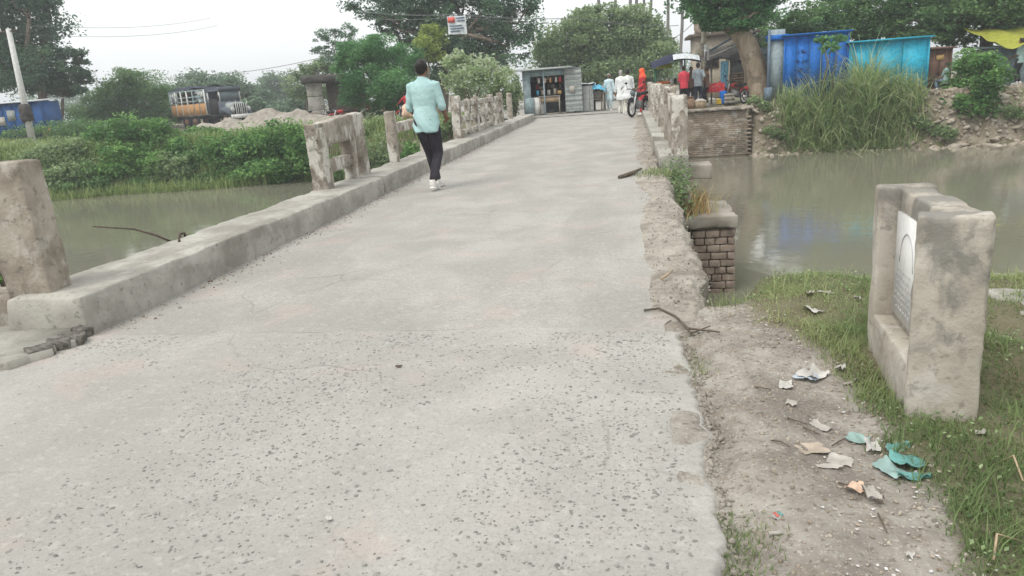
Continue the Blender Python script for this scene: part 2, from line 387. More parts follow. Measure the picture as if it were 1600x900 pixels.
# paints, metals, cloth
for k_, c_, r_ in [('blue', (.006, .13, .47), .6), ('bluegrey', (.30, .37, .40), .6), ('turq', (.02, .36, .52), .5), ('brownp', (.15, .085, .06), .7), ('tingrey', (.28, .30, .29), .55),
        ('tinblue', (.24, .31, .33), .55), ('dark', (.018, .018, .018), .8), ('shop_in', (.035, .032, .03), .9), ('white', (.66, .66, .64), .6), ('cream', (.48, .43, .34), .8),
        ('orange', (.46, .25, .11), .8), ('red', (.42, .03, .035), .6), ('shirt_red', (.52, .045, .07), .85), ('shirt_grey', (.20, .235, .26), .85), ('trouser_dark', (.022, .02, .026), .85),
        ('trouser_navy', (.03, .04, .06), .85), ('kurta', (.50, .62, .66), .85), ('kurtawhite', (.66, .68, .68), .85), ('dhoti', (.55, .53, .46), .85), ('scarf', (.75, .10, .04), .8),
        ('hair', (.012, .010, .009), .5), ('hairgrey', (.35, .34, .33), .6), ('skin', (.20, .105, .065), .55), ('skinlight', (.36, .20, .13), .55), ('shoe', (.62, .60, .57), .6), ('sole', (.72, .71, .68), .7),
        ('tyre', (.022, .022, .022), .85), ('chrome', (.55, .55, .55), .3), ('bikeblack', (.02, .022, .025), .35), ('bikered', (.35, .02, .02), .35), ('engine', (.20, .20, .20), .45),
        ('tarpblue', (.010, .014, .04), .8), ('tarpgreen', (.28, .29, .04), .7), ('tarpwhite', (.55, .58, .60), .7), ('tarpsky', (.06, .33, .50), .6), ('clothblue', (.22, .48, .62), .85),
        ('clothred', (.50, .05, .06), .85), ('wood', (.20, .13, .085), .8), ('woodpale', (.36, .27, .18), .8), ('greywood', (.27, .245, .21), .9), ('thatch', (.06, .055, .05), .95), ('thatchpale', (.25, .27, .23), .95), ('truckdark', (.085, .105, .13), .6), ('ink', (.42, .42, .43), .8),
        ('plaster', (.42, .365, .29), .9), ('plasterdark', (.13, .105, .085), .9), ('yellow', (.6, .42, .05), .7), ('ochre', (.55, .36, .15), .8), ('beige', (.60, .43, .32), .8),
        ('greenp', (.03, .13, .07), .5), ('fruit', (.60, .16, .03), .5), ('basket', (.30, .235, .16), .9), ('glass', (.10, .13, .14), .1), ('steelblue', (.13, .18, .24), .5), ('shedblue', (.012, .07, .22), .6),
        ('paper', (.45, .435, .405), .9), ('papergrey', (.38, .355, .32), .9), ('card', (.37, .31, .25), .9), ('tealplastic', (.12, .29, .27), .6), ('tealpale', (.25, .36, .335), .7), ('sky_blue', (.42, .48, .54), .7), ('packred', (.55, .10, .08), .5)]:
    MAT[k_] = flat('paint '+k_ if k_ in ('blue', 'turq') else k_+' surface', c_, r_)
MAT['shirt_teal'] = surf('teal cotton shirt', [(.3, (.33, .50, .50)), (.7, (.39, .565, .56))], scale=5, bump=.55, bscale=9, coord='object', rough_=.85, bdist=.05)
MAT['trouser_black'] = surf('black trousers', [(.3, (.022, .02, .027)), (.7, (.042, .037, .048))], scale=5, bump=.5, bscale=11, coord='object', rough_=.85, bdist=.04)

# ------------------------------------------------------------------ the setting
WATER = -1.94
def kerb_x(y): return -3.44 - .52*np.clip((np.asarray(y, float)-9)/21, 0, 1.4)       # road face of the kerb
def shore_far(x):
    x = np.asarray(x, float)
    return 1.9*sstep(.2, .9, x)*(1-sstep(4.3, 4.9, x))+30.3 + .9*sstep(1, 5, x) - .9*sstep(-12, -26, x) + .5*np.sin(x*.31) + .35*np.sin(x*.83+1)
def gz(x, y):
    """height of the land"""
    x = np.asarray(x, float); y = np.asarray(y, float)
    bed = -3.6
    yn = 4.75+.25*np.sin(x*1.3)
    near = -.10+.03*n2(x, y, .8, 3)
    t1 = sstep(yn, yn+2.6, y)
    z = near*(1-t1)+bed*t1
    sf = shore_far(x)
    steep = np.where(x > 0, .9, 2.6)
    # the line where the land meets the water sits at sf
    far = -.02+.10*n2(x, y, .22, 9)+.45*sstep(-29, -36, x)*(1-sstep(60, 90, y))
    t2 = sstep(sf-1.3, sf+steep, y)
    z = z*(1-t2)+far*t2
    # the road and the market place beyond the bridge are level
    flatm = sstep(-16, -12, x)*(1-sstep(4, 7, x))*sstep(sf+.6, sf+1.8, y)*(1-sstep(60, 75, y))
    z = z*(1-flatm)+(-.03)*flatm
    return z
def g(x, y): return float(gz(np.array([x]), np.array([y]))[0])

xs = np.unique(np.round(np.concatenate([np.arange(-60, 40, .6), np.arange(-6, 8, .25), np.linspace(-900, -60, 40), np.linspace(40, 900, 40)]), 3))
ys = np.unique(np.round(np.concatenate([np.arange(-6, 8, .25), np.arange(8, 28, 1.5), np.arange(28, 36, .25), np.arange(36, 70, 1.2), np.linspace(70, 1500, 60), np.linspace(-60, -6, 12)]), 3))
X, Y = np.meshgrid(xs, ys); Zg = gz(X, Y)
inpatch = (X > .1) & (X < 4.9) & (Y > .3) & (Y < 7.2)
Zg = Zg-.35*inpatch
obj_g = obj('ground', grid_mesh('ground', X, Y, Zg), MAT['bank']); tag(obj_g, kind='structure')

xs = np.concatenate([np.linspace(-400, -40, 20), np.linspace(-39, 39, 40), np.linspace(40, 400, 20)]); ys = np.linspace(3.5, 36, 40)
X, Y = np.meshgrid(xs, ys)
tag(obj('river', grid_mesh('river', X, Y, X*0+WATER), MAT['water']), kind='structure')

# approach road: a pale concrete sheet with a ragged right edge
def road_edge(y):
    y = np.asarray(y, float)
    return np.interp(y, [-3, 1.5, 1.8, 2.2, 2.63, 3.13, 3.63, 3.96], [.16, .165, .18, .215, .245, .23, .205, .215])+.012*n2(y*0, y, 1.3, 21, 2)+.022*n2(y*0+5, y, 4.1, 22, 2)+.020*n2(y*0+9, y, 13, 23, 2)+.010*n2(y*0+3, y, 34, 24, 2)
ys = np.concatenate([np.arange(-3, 1, .05), np.arange(1, 3.97, .014)]); us = np.concatenate([np.linspace(0, .9, 60), np.linspace(.9, 1, 40)[1:]])
XL = -6.5
YY = np.repeat(ys[:, None], len(us)+2, 1); E_ = road_edge(ys)[:, None]
XX = XL+(E_-XL)*us[None, :]
ZZ = .006*n2(XX, YY[:, :len(us)], 1.1, 4)+.0025*n2(XX, YY[:, :len(us)], 9, 5)
ZZ = ZZ-.022*sstep(.25, 0, E_-XX)*(.6+.6*n2(XX, YY[:, :len(us)], 6, 8))
XX = np.concatenate([XX, E_+.012, E_+.03], 1); ZZ = np.concatenate([ZZ, ZZ[:, -1:]-.035, ZZ[:, -1:]-.16], 1)
YY[-1, :] += .03*n2(XX[-1, :], XX[-1, :]*0, 2.5, 6)-.01; YY[-2, :] += .02*n2(XX[-1, :], XX[-1, :]*0, 2.5, 6)-.008; ZZ[-1, :] -= .012
road = tag(obj('road', grid_mesh('road', XX, YY, ZZ), MAT['road']), kind='structure')
def road_z(x, y): return .006*n2(x, y, 1.1, 4)+.0025*n2(x, y, 9, 5)-.022*sstep(.25, 0, road_edge(y)-x)*(.6+.6*n2(x, y, 6, 8))

# exposed stones of the aggregate, set into the slab
def stones(n, xr, yr, smin, smax, dens):
    V = []; F = []; base = 0
    k = 7
    x = rng.uniform(*xr, n); y = yr[0]+(yr[1]-yr[0])*rng.uniform(0, 1, n)**.8
    keep = (x < road_edge(y)-.06) & (rng.uniform(0, 1, n) < dens(x, y)) & (x > -3.4-.0*y)
    x, y = x[keep], y[keep]; n = len(x)
    s = smin+(smax-smin)*rng.beta(.9, 3.6, n); an = rng.uniform(0, 6.28, n); el = rng.uniform(.4, .9, n)
    z = road_z(x, y)
    th = np.linspace(0, 2*np.pi, k, endpoint=False)
    r = rng.uniform(.65, 1.1, (n, k))
    lx = np.cos(th)*r; ly = np.sin(th)*r*el[:, None]
    ca, sa = np.cos(an)[:, None], np.sin(an)[:, None]
    px = x[:, None]+s[:, None]*(lx*ca-ly*sa); py = y[:, None]+s[:, None]*(lx*sa+ly*ca)
    lo = np.stack([px, py, np.repeat(z[:, None]-.004, k, 1)], -1)
    hi = np.stack([x[:, None]+(px-x[:, None])*.8, y[:, None]+(py-y[:, None])*.8, z[:, None]+.0006+.0010*rng.uniform(0, 1, (n, k))], -1)
    V = np.concatenate([lo, hi], 1).reshape(-1, 3)
    F = []
    for i in range(n):
        b = i*2*k
        F += [[b+j, b+(j+1) % k, b+k+(j+1) % k, b+k+j] for j in range(k)]+[[b+k+j for j in range(k)]]
    return make_mesh('aggregate', V, F)
dens = lambda x, y: np.clip(.44+.65*n2(x, y, 1.3, 31)-.35*np.exp(-((x+2.4)/.35)**2)-.25*np.exp(-((x+.75)/.3)**2)+.25*sstep(-2.6, -.8, x)-.4*sstep(-1.4, -3.2, x)*sstep(2.0, 3.0, y), .02, 1)
tag(obj('aggregate', stones(15000, (-3.4, .3), (1.0, 3.9), .003, .021, dens), MAT['stone_chip'], road), kind='stuff')

# bridge
bridge = thing('bridge', 'narrow old concrete bridge with broken kerbs crossing the river', 'bridge', (0, 4, 0))
def dpart(name, me, mat, parent=bridge, kind=None):
    o = obj(name, me, mat, parent, loc=(0, -4, 0))
    if kind: tag(o, kind=kind)
    return o
def deck_edge(y):
    y = np.asarray(y, float)
    return .40+.07*n2(y*0+2, y, .9, 41, 2)+.035*n2(y*0+7, y, 5, 42, 3)
ys = np.arange(3.86, 33.2, .05); us = np.concatenate([np.linspace(0, .85, 40), np.linspace(.85, 1, 25)[1:]])
YY = np.repeat(ys[:, None], len(us), 1); E_ = (deck_edge(ys)*sstep(4.0, 4.25, ys)+.17*(1-sstep(4.0, 4.25, ys)))[:, None]; L_ = kerb_x(ys)[:, None]-.05
XX = L_+(E_-.02-L_)*us
ZZ = -.009+.007*n2(XX, YY, .9, 14)+.03*sstep(4, 14, YY)*(1-sstep(20, 30, YY))
deck_top = lambda x, y: -.010+.007*n2(x, y, .9, 14)+.03*sstep(4, 14, y)*(1-sstep(20, 30, y))
dpart('deck', grid_mesh('deck', XX, YY, ZZ), MAT['deck'])
MB_ = MB()
MB_.box((-1.78, 17.6, -.32), (4.2, 27.0, .5))
dpart('deck_slab', MB_.mesh('deck_slab'), MAT['conc'])
# crumbled dirt shoulder on the open right side, wrapping over the broken edge
def shoulder(y0, y1, name, inner=.52):
    ys = np.arange(y0, y1, .022)
    top = np.linspace(0, 1, 34); down = np.linspace(0, 1, 14)[1:]
    E_ = deck_edge(ys)[:, None]+.06
    inn = .05+.10*n2(ys*0, ys, .7, 51, 3)[:, None]-.0
    YY = np.repeat(ys[:, None], len(top)+len(down), 1)
    XT = inn+(E_-inn)*top
    base = deck_top(XT, YY[:, :len(top)])
    bumpy = .30*np.abs(n2(XT, YY[:, :len(top)], 6, 52, 4))+.22*n2(XT, YY[:, :len(top)], 22, 53, 3)+.2
    ZT = base-.012+.012*sstep(0, .15, top)+sstep(.05, .45, top)*(.006+.042*bumpy)*sstep(y0, y0+.5, YY[:, :len(top)])-.05*sstep(.86, 1, top)-.14*sstep(y0+.22, y0, YY[:, :len(top)])
    ZD = ZT[:, -1:]-.62*down
    XD = E_+.035*n2(YY[:, len(top):], ZD*1.0, 6, 54, 3)+.045*down*n2(YY[:, len(top):], ZD, 2.5, 55)
    return grid_mesh(name, np.concatenate([XT, XD], 1), YY, np.concatenate([ZT, ZD], 1))
dpart('dirt_shoulder', shoulder(3.90, 31.0, 'dirt_shoulder'), MAT['dust'])

# left kerb in three cast lengths, worn
def kerb_piece(y0, y1, w, h, side, seed, name='kerb', z=0.0, mat='kerb', chip=.05):
    L = y1-y0
    V, F = rbox(w, L, h+.25, step=.055, amp=.005, rnd=.014, seed=seed, chip=chip*.5, nscale=8)
    V = V.copy(); V[:, 1] += (y0+y1)/2; V[:, 2] += z-.25
    xf = kerb_x(V[:, 1]) if side < 0 else .40
    V[:, 0] = xf+side*(w/2)+V[:, 0]
    return dpart(name, make_mesh(name, V, F, True), MAT[mat])
kerb_piece(3.98, 10.05, .56, .255, -1, 1)
kerb_piece(10.12, 17.6, .56, .265, -1, 2, z=-.005)
kerb_piece(17.65, 24.3, .56, .25, -1, 3)
kerb_piece(24.45, 31.4, .56, .25, -1, 4)
# right kerb, only its far length survives
kerb_piece(11.35, 14.2, .42, .20, 1, 6, chip=.09)
kerb_piece(15.0, 22.3, .42, .22, 1, 7, chip=.08)
kerb_piece(22.4, 30.6, .42, .22, 1, 8)

# pier of squared stone courses with a concrete cap
def pier(y0, seed, detail=True):
    p = obj('pier', None, None, bridge, loc=(0, y0-4, 0)) if False else None
    core = MB()
    cut = [(1.46, 0.06), (1.46, 1.30), (-4.6, 1.30), (-4.6, .06)]
    core.prism(cut, 2.6, -3.5)
    o = obj('pier', core.mesh('pier'), MAT['mortar'], bridge, loc=(0, y0-4, 0))
    r = random.Random(seed); z = -2.45; row = 0
    hx = 1.50
    while z < -1.0:
        h = .115; x = hx; first = True
        while x > -.2:
            w = r.uniform(.14, .26)*(.55 if first and row % 2 else 1); first = False
            V, F = rbox(w-.012, .12, h-.012, step=.12, amp=.008, rnd=.012, seed=r.randint(0, 999))
            obj('stone', make_mesh('stone', V, F, True), MAT['pier'], o, loc=(x-w/2, .05+r.uniform(-.012, .012), z))
            x -= w
        yy = .12
        while yy < 1.3:
            w = min(r.uniform(.28, .45), 1.32-yy)
            if w < .1: break
            V, F = rbox(.12, w-.012, h-.012, step=.12, amp=.008, rnd=.012, seed=r.randint(0, 999))
            obj('stone', make_mesh('stone', V, F, True), MAT['pier'], o, loc=(hx-.05+r.uniform(-.012, .012), yy+w/2, z))
            yy += w
        z += h; row += 1
    V, F = rbox(2.3, 1.46, .20, step=.07, amp=.008, rnd=.025, seed=seed+3, chip=.05)
    obj('cap', make_mesh('cap', V, F, True), MAT['piercap'], o, loc=(.38, .66, -.93))
    return o
pier(11.35, 11); 
core = MB(); core.box((-1.6, 20.6, -2.1), (6.0, 1.2, 2.9)); dpart('pier', core.mesh('pier'), MAT['pier'])
core = MB(); core.box((-1.8, 31.5, -1.6), (4.6, 1.0, 2.4)); core.box((-1.9, 4.9, -1.6), (4.4, 1.2, 2.3)); dpart('abutment', core.mesh('abutment'), MAT['conc'])

# verge on the right: gutter, dusty path, litter strip and the grassy shoulder down to the water
def verge_z(x, y):
    e = road_edge(np.clip(y, -3, 3.96)); d = x-e
    z = -.024+.012*n2(x, y, 1.6, 61)+.006*n2(x, y, 11, 62)
    z = z-.050*np.exp(-((d-.07)/.05)**2)*(1-sstep(3.7, 4.1, y))*(.7+.5*n2(x, y, 2.2, 63))
    z = z+.02*np.exp(-((d-.30)/.10)**2)*(1-sstep(3.2, 3.9, y))
    gr = grass_mask(x, y)
    z = z+gr*(.015+.03*n2(x, y, 2.6, 64))
    yn = 4.85+.18*np.sin(x*2.1+.6)-.55*sstep(1.9, 2.3, x)*0
    z = z-2.6*sstep(yn, yn+2.2, y)
    z = z-.9*sstep(.9, .35, x)*sstep(4.35, 5.2, y)
    return z
def grass_line(y):
    y = np.asarray(y, float)
    return np.interp(y, [0, 1.4, 1.9, 2.5, 2.9, 3.4, 3.8, 4.2, 4.6, 5.5], [.62, .72, .80, .90, .92, .96, .82, .62, .55, .55])
def grass_mask(x, y):
    return sstep(-.09, .10, x-grass_line(y)+.10*n2(x, y, 3.5, 65))
xs = np.concatenate([np.arange(.12, 2.2, .018), np.arange(2.2, 5, .05)]); ys = np.concatenate([np.arange(.4, 5.4, .018), np.arange(5.4, 7.6, .06)])
X, Y = np.meshgrid(xs, ys)
m, nt, b, out = newmat('verge dust and soil')
pos = N(nt, 'ShaderNodeNewGeometry').outputs['Position']
c = ramp(nt, noise_fac(nt, pos, 2.6, 9, .65, .4), [(.40, (.20, .178, .155)), (.5, (.275, .25, .22)), (.60, (.35, .325, .29))])
c = mixc(nt, ramp(nt, noise_fac(nt, pos, 7, 7, .7, .5), [(.52, 0.), (.62, .55)]), c, (.22, .185, .145))
c = mixc(nt, ramp(nt, noise_fac(nt, pos, 34, 5, .7), [(.56, 0.), (.62, .7)]), c, (.13, .115, .095))
c = mixc(nt, ramp(nt, noise_fac(nt, pos, 70, 4, .7), [(.56, 0.), (.64, .5)]), c, (.50, .47, .42))
at = N(nt, 'ShaderNodeAttribute', attribute_name='gr')
c = mixc(nt, ramp(nt, at.outputs['Fac'], [(.2, 0.), (.9, .8)]), c, (.115, .105, .055))
nt.links.new(c, b.inputs['Base Color']); b.inputs['Roughness'].default_value = .95; b.inputs['Specular IOR Level'].default_value = .1
bp = N(nt, 'ShaderNodeBump', i_Strength=.8, i_Distance=.012)
nt.links.new(noise_fac(nt, pos, 38, 8, .72), bp.inputs['Height']); nt.links.new(bp.outputs[0], b.inputs['Normal']); MAT['verge'] = m
tag(obj('dirt_path', grid_mesh('dirt_path', X, Y, verge_z(X, Y), attrs={'gr': grass_mask(X, Y)}), MAT['verge']), kind='structure')
def vz(x, y): return float(verge_z(np.array([x]), np.array([y]))[0])

# far road and market ground
ys = np.arange(33.15, 75, .6); us = np.linspace(0, 1, 24)
YY = np.repeat(ys[:, None], len(us), 1)
a = np.interp(ys, [33, 36, 42, 75], [-4.6, -8, -14, -20])[:, None]; b_ = np.interp(ys, [33, 36, 42, 75], [1.2, 2.2, 4.5, 6])[:, None]
XX = a+(b_-a)*us; tag(obj('market_road', grid_mesh('market_road', XX, YY, XX*0+.012+.006*n2(XX, YY, .5, 71)), MAT['deck']), kind='structure')

# ------------------------------------------------------------------ foliage tools
def leaf_cards(C, size, up_bias=.35, seed=0, aspect=.55, clump=None, droop=0.0):
    """one bent diamond leaf at each centre"""
    r = np.random.default_rng(seed); n = len(C)
    d = r.normal(size=(n, 3)); d[:, 2] = d[:, 2]*.6-droop; d /= np.linalg.norm(d, axis=1, keepdims=True)
    nn = r.normal(size=(n, 3)); nn[:, 2] = np.abs(nn[:, 2])+up_bias
    s = np.cross(d, nn); s /= (np.linalg.norm(s, axis=1, keepdims=True)+1e-6)
    L = (size*r.uniform(.6, 1.4, n))[:, None]
    nrm = np.cross(s, d)
    a = C-d*L*.5; t = C+d*L*.5-nrm*L*.12
    mid = C+nrm*L*.06
    l_ = mid+s*L*aspect*.5; q = mid-s*L*aspect*.5
    V = np.stack([a, l_, t, q], 1).reshape(-1, 3)
    F = np.arange(4*n).reshape(n, 4)
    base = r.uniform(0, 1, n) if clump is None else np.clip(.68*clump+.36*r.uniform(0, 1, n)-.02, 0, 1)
    return V, F, np.repeat(base, 4)
def crown_points(lobes, n, seed, clumps_per=26, tight=.16, hollow=.55, flatz=1.0):
    """centres of leaves, gathered in clumps near the surface of the lobes"""
    r = np.random.default_rng(seed); P = []; Cl = []
    vol = np.array([l[3]*l[5] for l in lobes]); vol = vol/vol.sum()
    for l, w in zip(lobes, vol):
        m_ = max(40, int(n*w)); k = max(5, int(clumps_per*(.5+w*len(lobes)*.5)))
        u = r.normal(size=(k, 3)); u /= np.linalg.norm(u, axis=1, keepdims=True)
        rad = hollow+(1-hollow)*r.uniform(0, 1, k)**.6
        rad *= 1+.18*r.normal(size=k)
        cc = np.array(l[:3])+u*rad[:, None]*np.array(l[3:6])
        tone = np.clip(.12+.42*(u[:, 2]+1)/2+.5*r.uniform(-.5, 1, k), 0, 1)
        which = r.integers(0, k, m_)
        sz = tight*r.uniform(.7, 1.7, k)
        off = np.clip(r.normal(size=(m_, 3)), -1.5, 1.5)*sz[which][:, None]*np.array(l[3:6])*np.array([1, 1, flatz])*1.25
        P.append(cc[which]+off); Cl.append(tone[which])
    return np.concatenate(P), np.concatenate(Cl)
def lobes_at(Yd, specs, dd=1.0, jy=1.0):
    out = []; r = np.random.default_rng(int(Yd*10)+len(specs))
    for (px, py, rx, ry) in specs:
        yd = Yd+r.uniform(-jy, jy); p = Yp(px, py, yd)
        while ry*mpp(p)*.35+p[2] < g(p[0], p[1])+.1 and yd > 27: yd -= .25; p = Yp(px, py, yd)
        k = mpp(p)
        out.append((p[0], p[1], p[2], rx*k, (rx+ry)*.5*k*dd, ry*k))
    return out
def limb(mb, a, b, r0, r1, seed, bend=.08, n=6, seg=7):
    r = np.random.default_rng(seed); a = np.asarray(a, float); b = np.asarray(b, float); L = np.linalg.norm(b-a)
    pts = [a+(b-a)*t+(r.normal(size=3)*bend*L*math.sin(math.pi*t)*.5 if 0 < t < 1 else 0) for t in np.linspace(0, 1, n)]
    mb.tube(pts, [r0+(r1-r0)*t for t in np.linspace(0, 1, n)], seg); return pts
def tree(name, label, base, top, lobes, n, leaf, mat, seed, trunk_r=.2, bark='bark', cat='tree', group=None, tight=.16, clumps=26, hollow=.55, aspect=.55, limbs=True, droop=0.0, flatz=1.0, mid=None, limb_max=1e9):
    t = thing(name, label, cat, base, 0, group); b = np.asarray(base, float)
    tr = MB(); top = np.asarray(top, float)
    path = [b-[0, 0, .3], b+[0, 0, .25]]+([np.asarray(q, float) for q in mid] if mid else [b+(top-b)*.5+rng.normal(size=3)*.1])+[top]
    k = len(path); tr.tube([p-b for p in path], [trunk_r*1.35, trunk_r*1.05]+[trunk_r*(1-.35*(i+1)/(k-2)) for i in range(k-2)], 12)
    if limbs:
        for i, l in enumerate(lobes):
            c = np.array(l[:3])
            if np.linalg.norm(c-top) > limb_max: continue
            e = c+(c-top)*.15
            pts = limb(tr, top-b, e-b, trunk_r*.5, trunk_r*.08, seed+i, .18)
            for q in range(4):
                rr = np.random.default_rng(seed*31+i*7+q); v = rr.normal(size=3); v /= np.linalg.norm(v)
                limb(tr, pts[2+q % 3], c+v*np.array(l[3:6])*.85-b, trunk_r*.2, trunk_r*.03, seed+i*9+q, .15, 5, 5)
    obj('trunk', tr.mesh('trunk', True), MAT[bark], t)
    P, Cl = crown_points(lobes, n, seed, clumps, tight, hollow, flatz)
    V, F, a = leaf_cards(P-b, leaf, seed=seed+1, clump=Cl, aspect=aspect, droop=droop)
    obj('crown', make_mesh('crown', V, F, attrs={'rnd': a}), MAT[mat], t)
    return t
def shrub(name, label, lobes, n, leaf, mat, seed, cat='shrub', group=None, tight=.2, clumps=30, hollow=.5, aspect=.6, droop=0.0):
    c = np.mean([l[:3] for l in lobes], 0); base = np.array([c[0], c[1], g(c[0], c[1])])
    t = thing(name, label, cat, base, 0, group)
    st = MB()
    for i, l in enumerate(lobes): limb(st, (rng.normal()*.1, rng.normal()*.1, -.3), np.array(l[:3])-base, .05, .015, seed+i, .1, 5, 5)
    obj('stem', st.mesh('stem', True), MAT['bark'], t)
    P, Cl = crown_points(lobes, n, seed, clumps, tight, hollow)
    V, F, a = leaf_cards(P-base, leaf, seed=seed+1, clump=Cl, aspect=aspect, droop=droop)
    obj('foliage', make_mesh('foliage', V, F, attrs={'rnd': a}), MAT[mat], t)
    return t
def blades(x, y, z, h, w, lean, seed, seg=3, droop=.5, tone=None):
    """curved grass blades as tapered strips"""
    r = np.random.default_rng(seed); n = len(x)
    an = r.uniform(0, 2*np.pi, n); le = lean*r.uniform(.2, 1.3, n); hh = h*r.uniform(.55, 1.25, n) if np.isscalar(h) else h
    ww = w*r.uniform(.7, 1.3, n)
    dx, dy = np.cos(an), np.sin(an); sx, sy = -dy, dx
    V = np.zeros((n, 2*seg+2, 3)); base = np.stack([x, y, z], -1); s_ = np.stack([sx, sy, 0*sx], -1)
    for i in range(seg+1):
        t = i/seg
        out = hh*le*t**1.7; up = hh*(t-droop*le*t**2.6)
        c = base+np.stack([dx*out, dy*out, up], -1)
        wd = (ww*(1-t*.92)/2)[:, None]
        V[:, 2*i] = c-s_*wd; V[:, 2*i+1] = c+s_*wd
    b0 = (np.arange(n)*(2*seg+2))[:, None]
    F = np.concatenate([b0+np.array([[2*i, 2*i+1, 2*i+3, 2*i+2]]) for i in range(seg)])
    a = r.uniform(0, 1, n) if tone is None else np.clip(.6*tone+.4*r.uniform(0, 1, n), 0, 1)
    return V.reshape(-1, 3), F, np.repeat(a, 2*seg+2)
# ------------------------------------------------------------------ trees
def ground_at(px, Yd, py=180):
    p = Yp(px, py, Yd); return np.array([p[0], p[1], g(p[0], p[1])])
tree('dark_tree', 'tall dark green tree rising behind the blue shed and leaning pole', ground_at(78, 46), Yp(60, 110, 46),
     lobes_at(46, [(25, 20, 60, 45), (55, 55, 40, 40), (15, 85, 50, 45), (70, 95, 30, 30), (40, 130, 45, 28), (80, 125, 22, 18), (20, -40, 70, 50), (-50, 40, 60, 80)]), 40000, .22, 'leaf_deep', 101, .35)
tree('spreading_tree', 'small airy tree with flat branches beside the tall dark tree', ground_at(88, 47), Yp(98, 150, 47),
     lobes_at(47, [(108, 82, 20, 9), (125, 95, 14, 7), (132, 122, 20, 8), (108, 115, 22, 10), (100, 140, 25, 10), (118, 140, 16, 8)]), 6500, .17, 'leaf_deep', 102, .13, clumps=18)
tree('feathery_tree', 'feathery light green tree with flat top between shed and truck', ground_at(200, 52), Yp(198, 165, 52),
     lobes_at(52, [(198, 120, 32, 12), (205, 140, 45, 22), (170, 160, 38, 26), (235, 158, 36, 26), (255, 180, 30, 22), (195, 185, 60, 25), (135, 185, 30, 20)]), 30000, .19, 'leaf_mid', 103, .18, clumps=30, aspect=.4)
tree('field_tree', 'grey green tree standing behind the parked truck', ground_at(320, 72), Yp(320, 150, 72),
     lobes_at(72, [(305, 128, 30, 15), (330, 140, 45, 20), (285, 150, 28, 18), (365, 140, 28, 14), (395, 150, 22, 16), (350, 165, 60, 20)]), 18000, .30, 'leaf_far', 104, .25)
tree('field_tree', 'distant pale tree on the skyline right of the truck', ground_at(430, 105), Yp(432, 140, 105),
     lobes_at(105, [(425, 132, 22, 14), (445, 128, 16, 13), (410, 148, 24, 14), (455, 150, 22, 15)]), 6000, .36, 'leaf_far', 105, .25)
V = []; lob = lobes_at(135, [(x, 158+8*math.sin(x*.05), 40, 22) for x in range(80, 520, 38)]+[(x, 120+4*math.sin(x*.07), 50, 26) for x in range(960, 1720, 50)])
P, Cl = crown_points(lob, 26000, 106, 22, .2); Vv, Ff, a = leaf_cards(P, .6, seed=3, clump=Cl)
tag(obj('treeline', make_mesh('treeline', Vv, Ff, attrs={'rnd': a}), MAT['leaf_far']), 'hazy line of distant trees along the fields', kind='stuff')
for i, (px, py, w) in enumerate([(395, 172, 16), (430, 178, 20), (455, 172, 18), (375, 178, 14)]):
    lab = ['low green thicket right behind the truck cab', 'wide low thicket beyond the earth heap', 'palm like thicket left of the concrete block hut', 'small dark thicket touching the truck cab'][i]
    shrub('thicket', lab, lobes_at(62+i, [(px, py, w, 14), (px+8, py-8, w*.6, 10)]), 2600, .24, 'leaf_far', 110+i, group='thickets in the field')
tree('bushy_tree', 'olive green bushy tree behind the concrete block hut', ground_at(478, 60), Yp(478, 140, 60),
     lobes_at(60, [(475, 115, 18, 14), (500, 112, 20, 14), (470, 138, 22, 18), (495, 140, 24, 16), (510, 100, 14, 10)]), 8000, .2, 'leaf_olive', 120, .15)
tree('lacy_tree', 'thin lacy tree with see-through crown against the sky', ground_at(535, 57), Yp(535, 110, 57),
     lobes_at(57, [(515, 58, 22, 12), (540, 48, 18, 10), (505, 80, 20, 9), (550, 72, 28, 14), (535, 95, 34, 13), (575, 85, 20, 15)]), 7500, .15, 'leaf_deep', 121, .12, clumps=26, tight=.11)
tree('great_tree', 'largest dark tree, its crown over the middle of the skyline behind the walking man', ground_at(690, 47), Yp(692, 95, 47),
     lobes_at(47, [(590, 5, 42, 22), (640, -5, 50, 30), (700, 15, 55, 30), (765, 5, 55, 28), (815, 10, 32, 18), (800, 50, 36, 26), (755, 55, 50, 34), (690, 60, 50, 30), (650, 45, 40, 24),
                   (770, 88, 46, 20), (720, 95, 44, 22), (690, 118, 34, 20), (655, 85, 26, 22), (610, 35, 30, 16), (700, -60, 120, 45)]), 48000, .19, 'leaf_deep', 122, .42, clumps=24, tight=.13, hollow=.45)
tree('yellowing_tree', 'small yellowish green tree under the hanging banner', ground_at(668, 43.5), Yp(670, 100, 43.5), lobes_at(43.5, [(672, 52, 16, 14), (662, 70, 18, 12), (690, 60, 12, 10), (680, 85, 14, 10)]), 3000, .15, 'leaf_yellow', 123, .08)
tree('leafy_tree', 'bright green feathery tree filling the space left of the walking man', ground_at(600, 38), Yp(600, 150, 38),
     lobes_at(38, [(560, 85, 32, 22), (600, 95, 38, 26), (640, 95, 26, 24), (575, 125, 44, 22), (625, 135, 44, 26), (555, 150, 28, 12), (610, 165, 42, 18), (645, 165, 22, 18), (590, 72, 26, 16), (545, 105, 20, 16)]), 46000, .14, 'leaf_bright', 124, .12, clumps=30, aspect=.35, tight=.14)
shrub('grey_leaved_bush', 'pale grey green bush leaning over the far left railing', lobes_at(33.5, [(715, 95, 20, 16), (708, 120, 18, 16), (745, 112, 26, 20), (775, 120, 24, 20), (795, 130, 12, 22), (735, 140, 30, 16), (780, 150, 22, 16)]), 8500, .13, 'leaf_pale', 125, clumps=26, tight=.15)
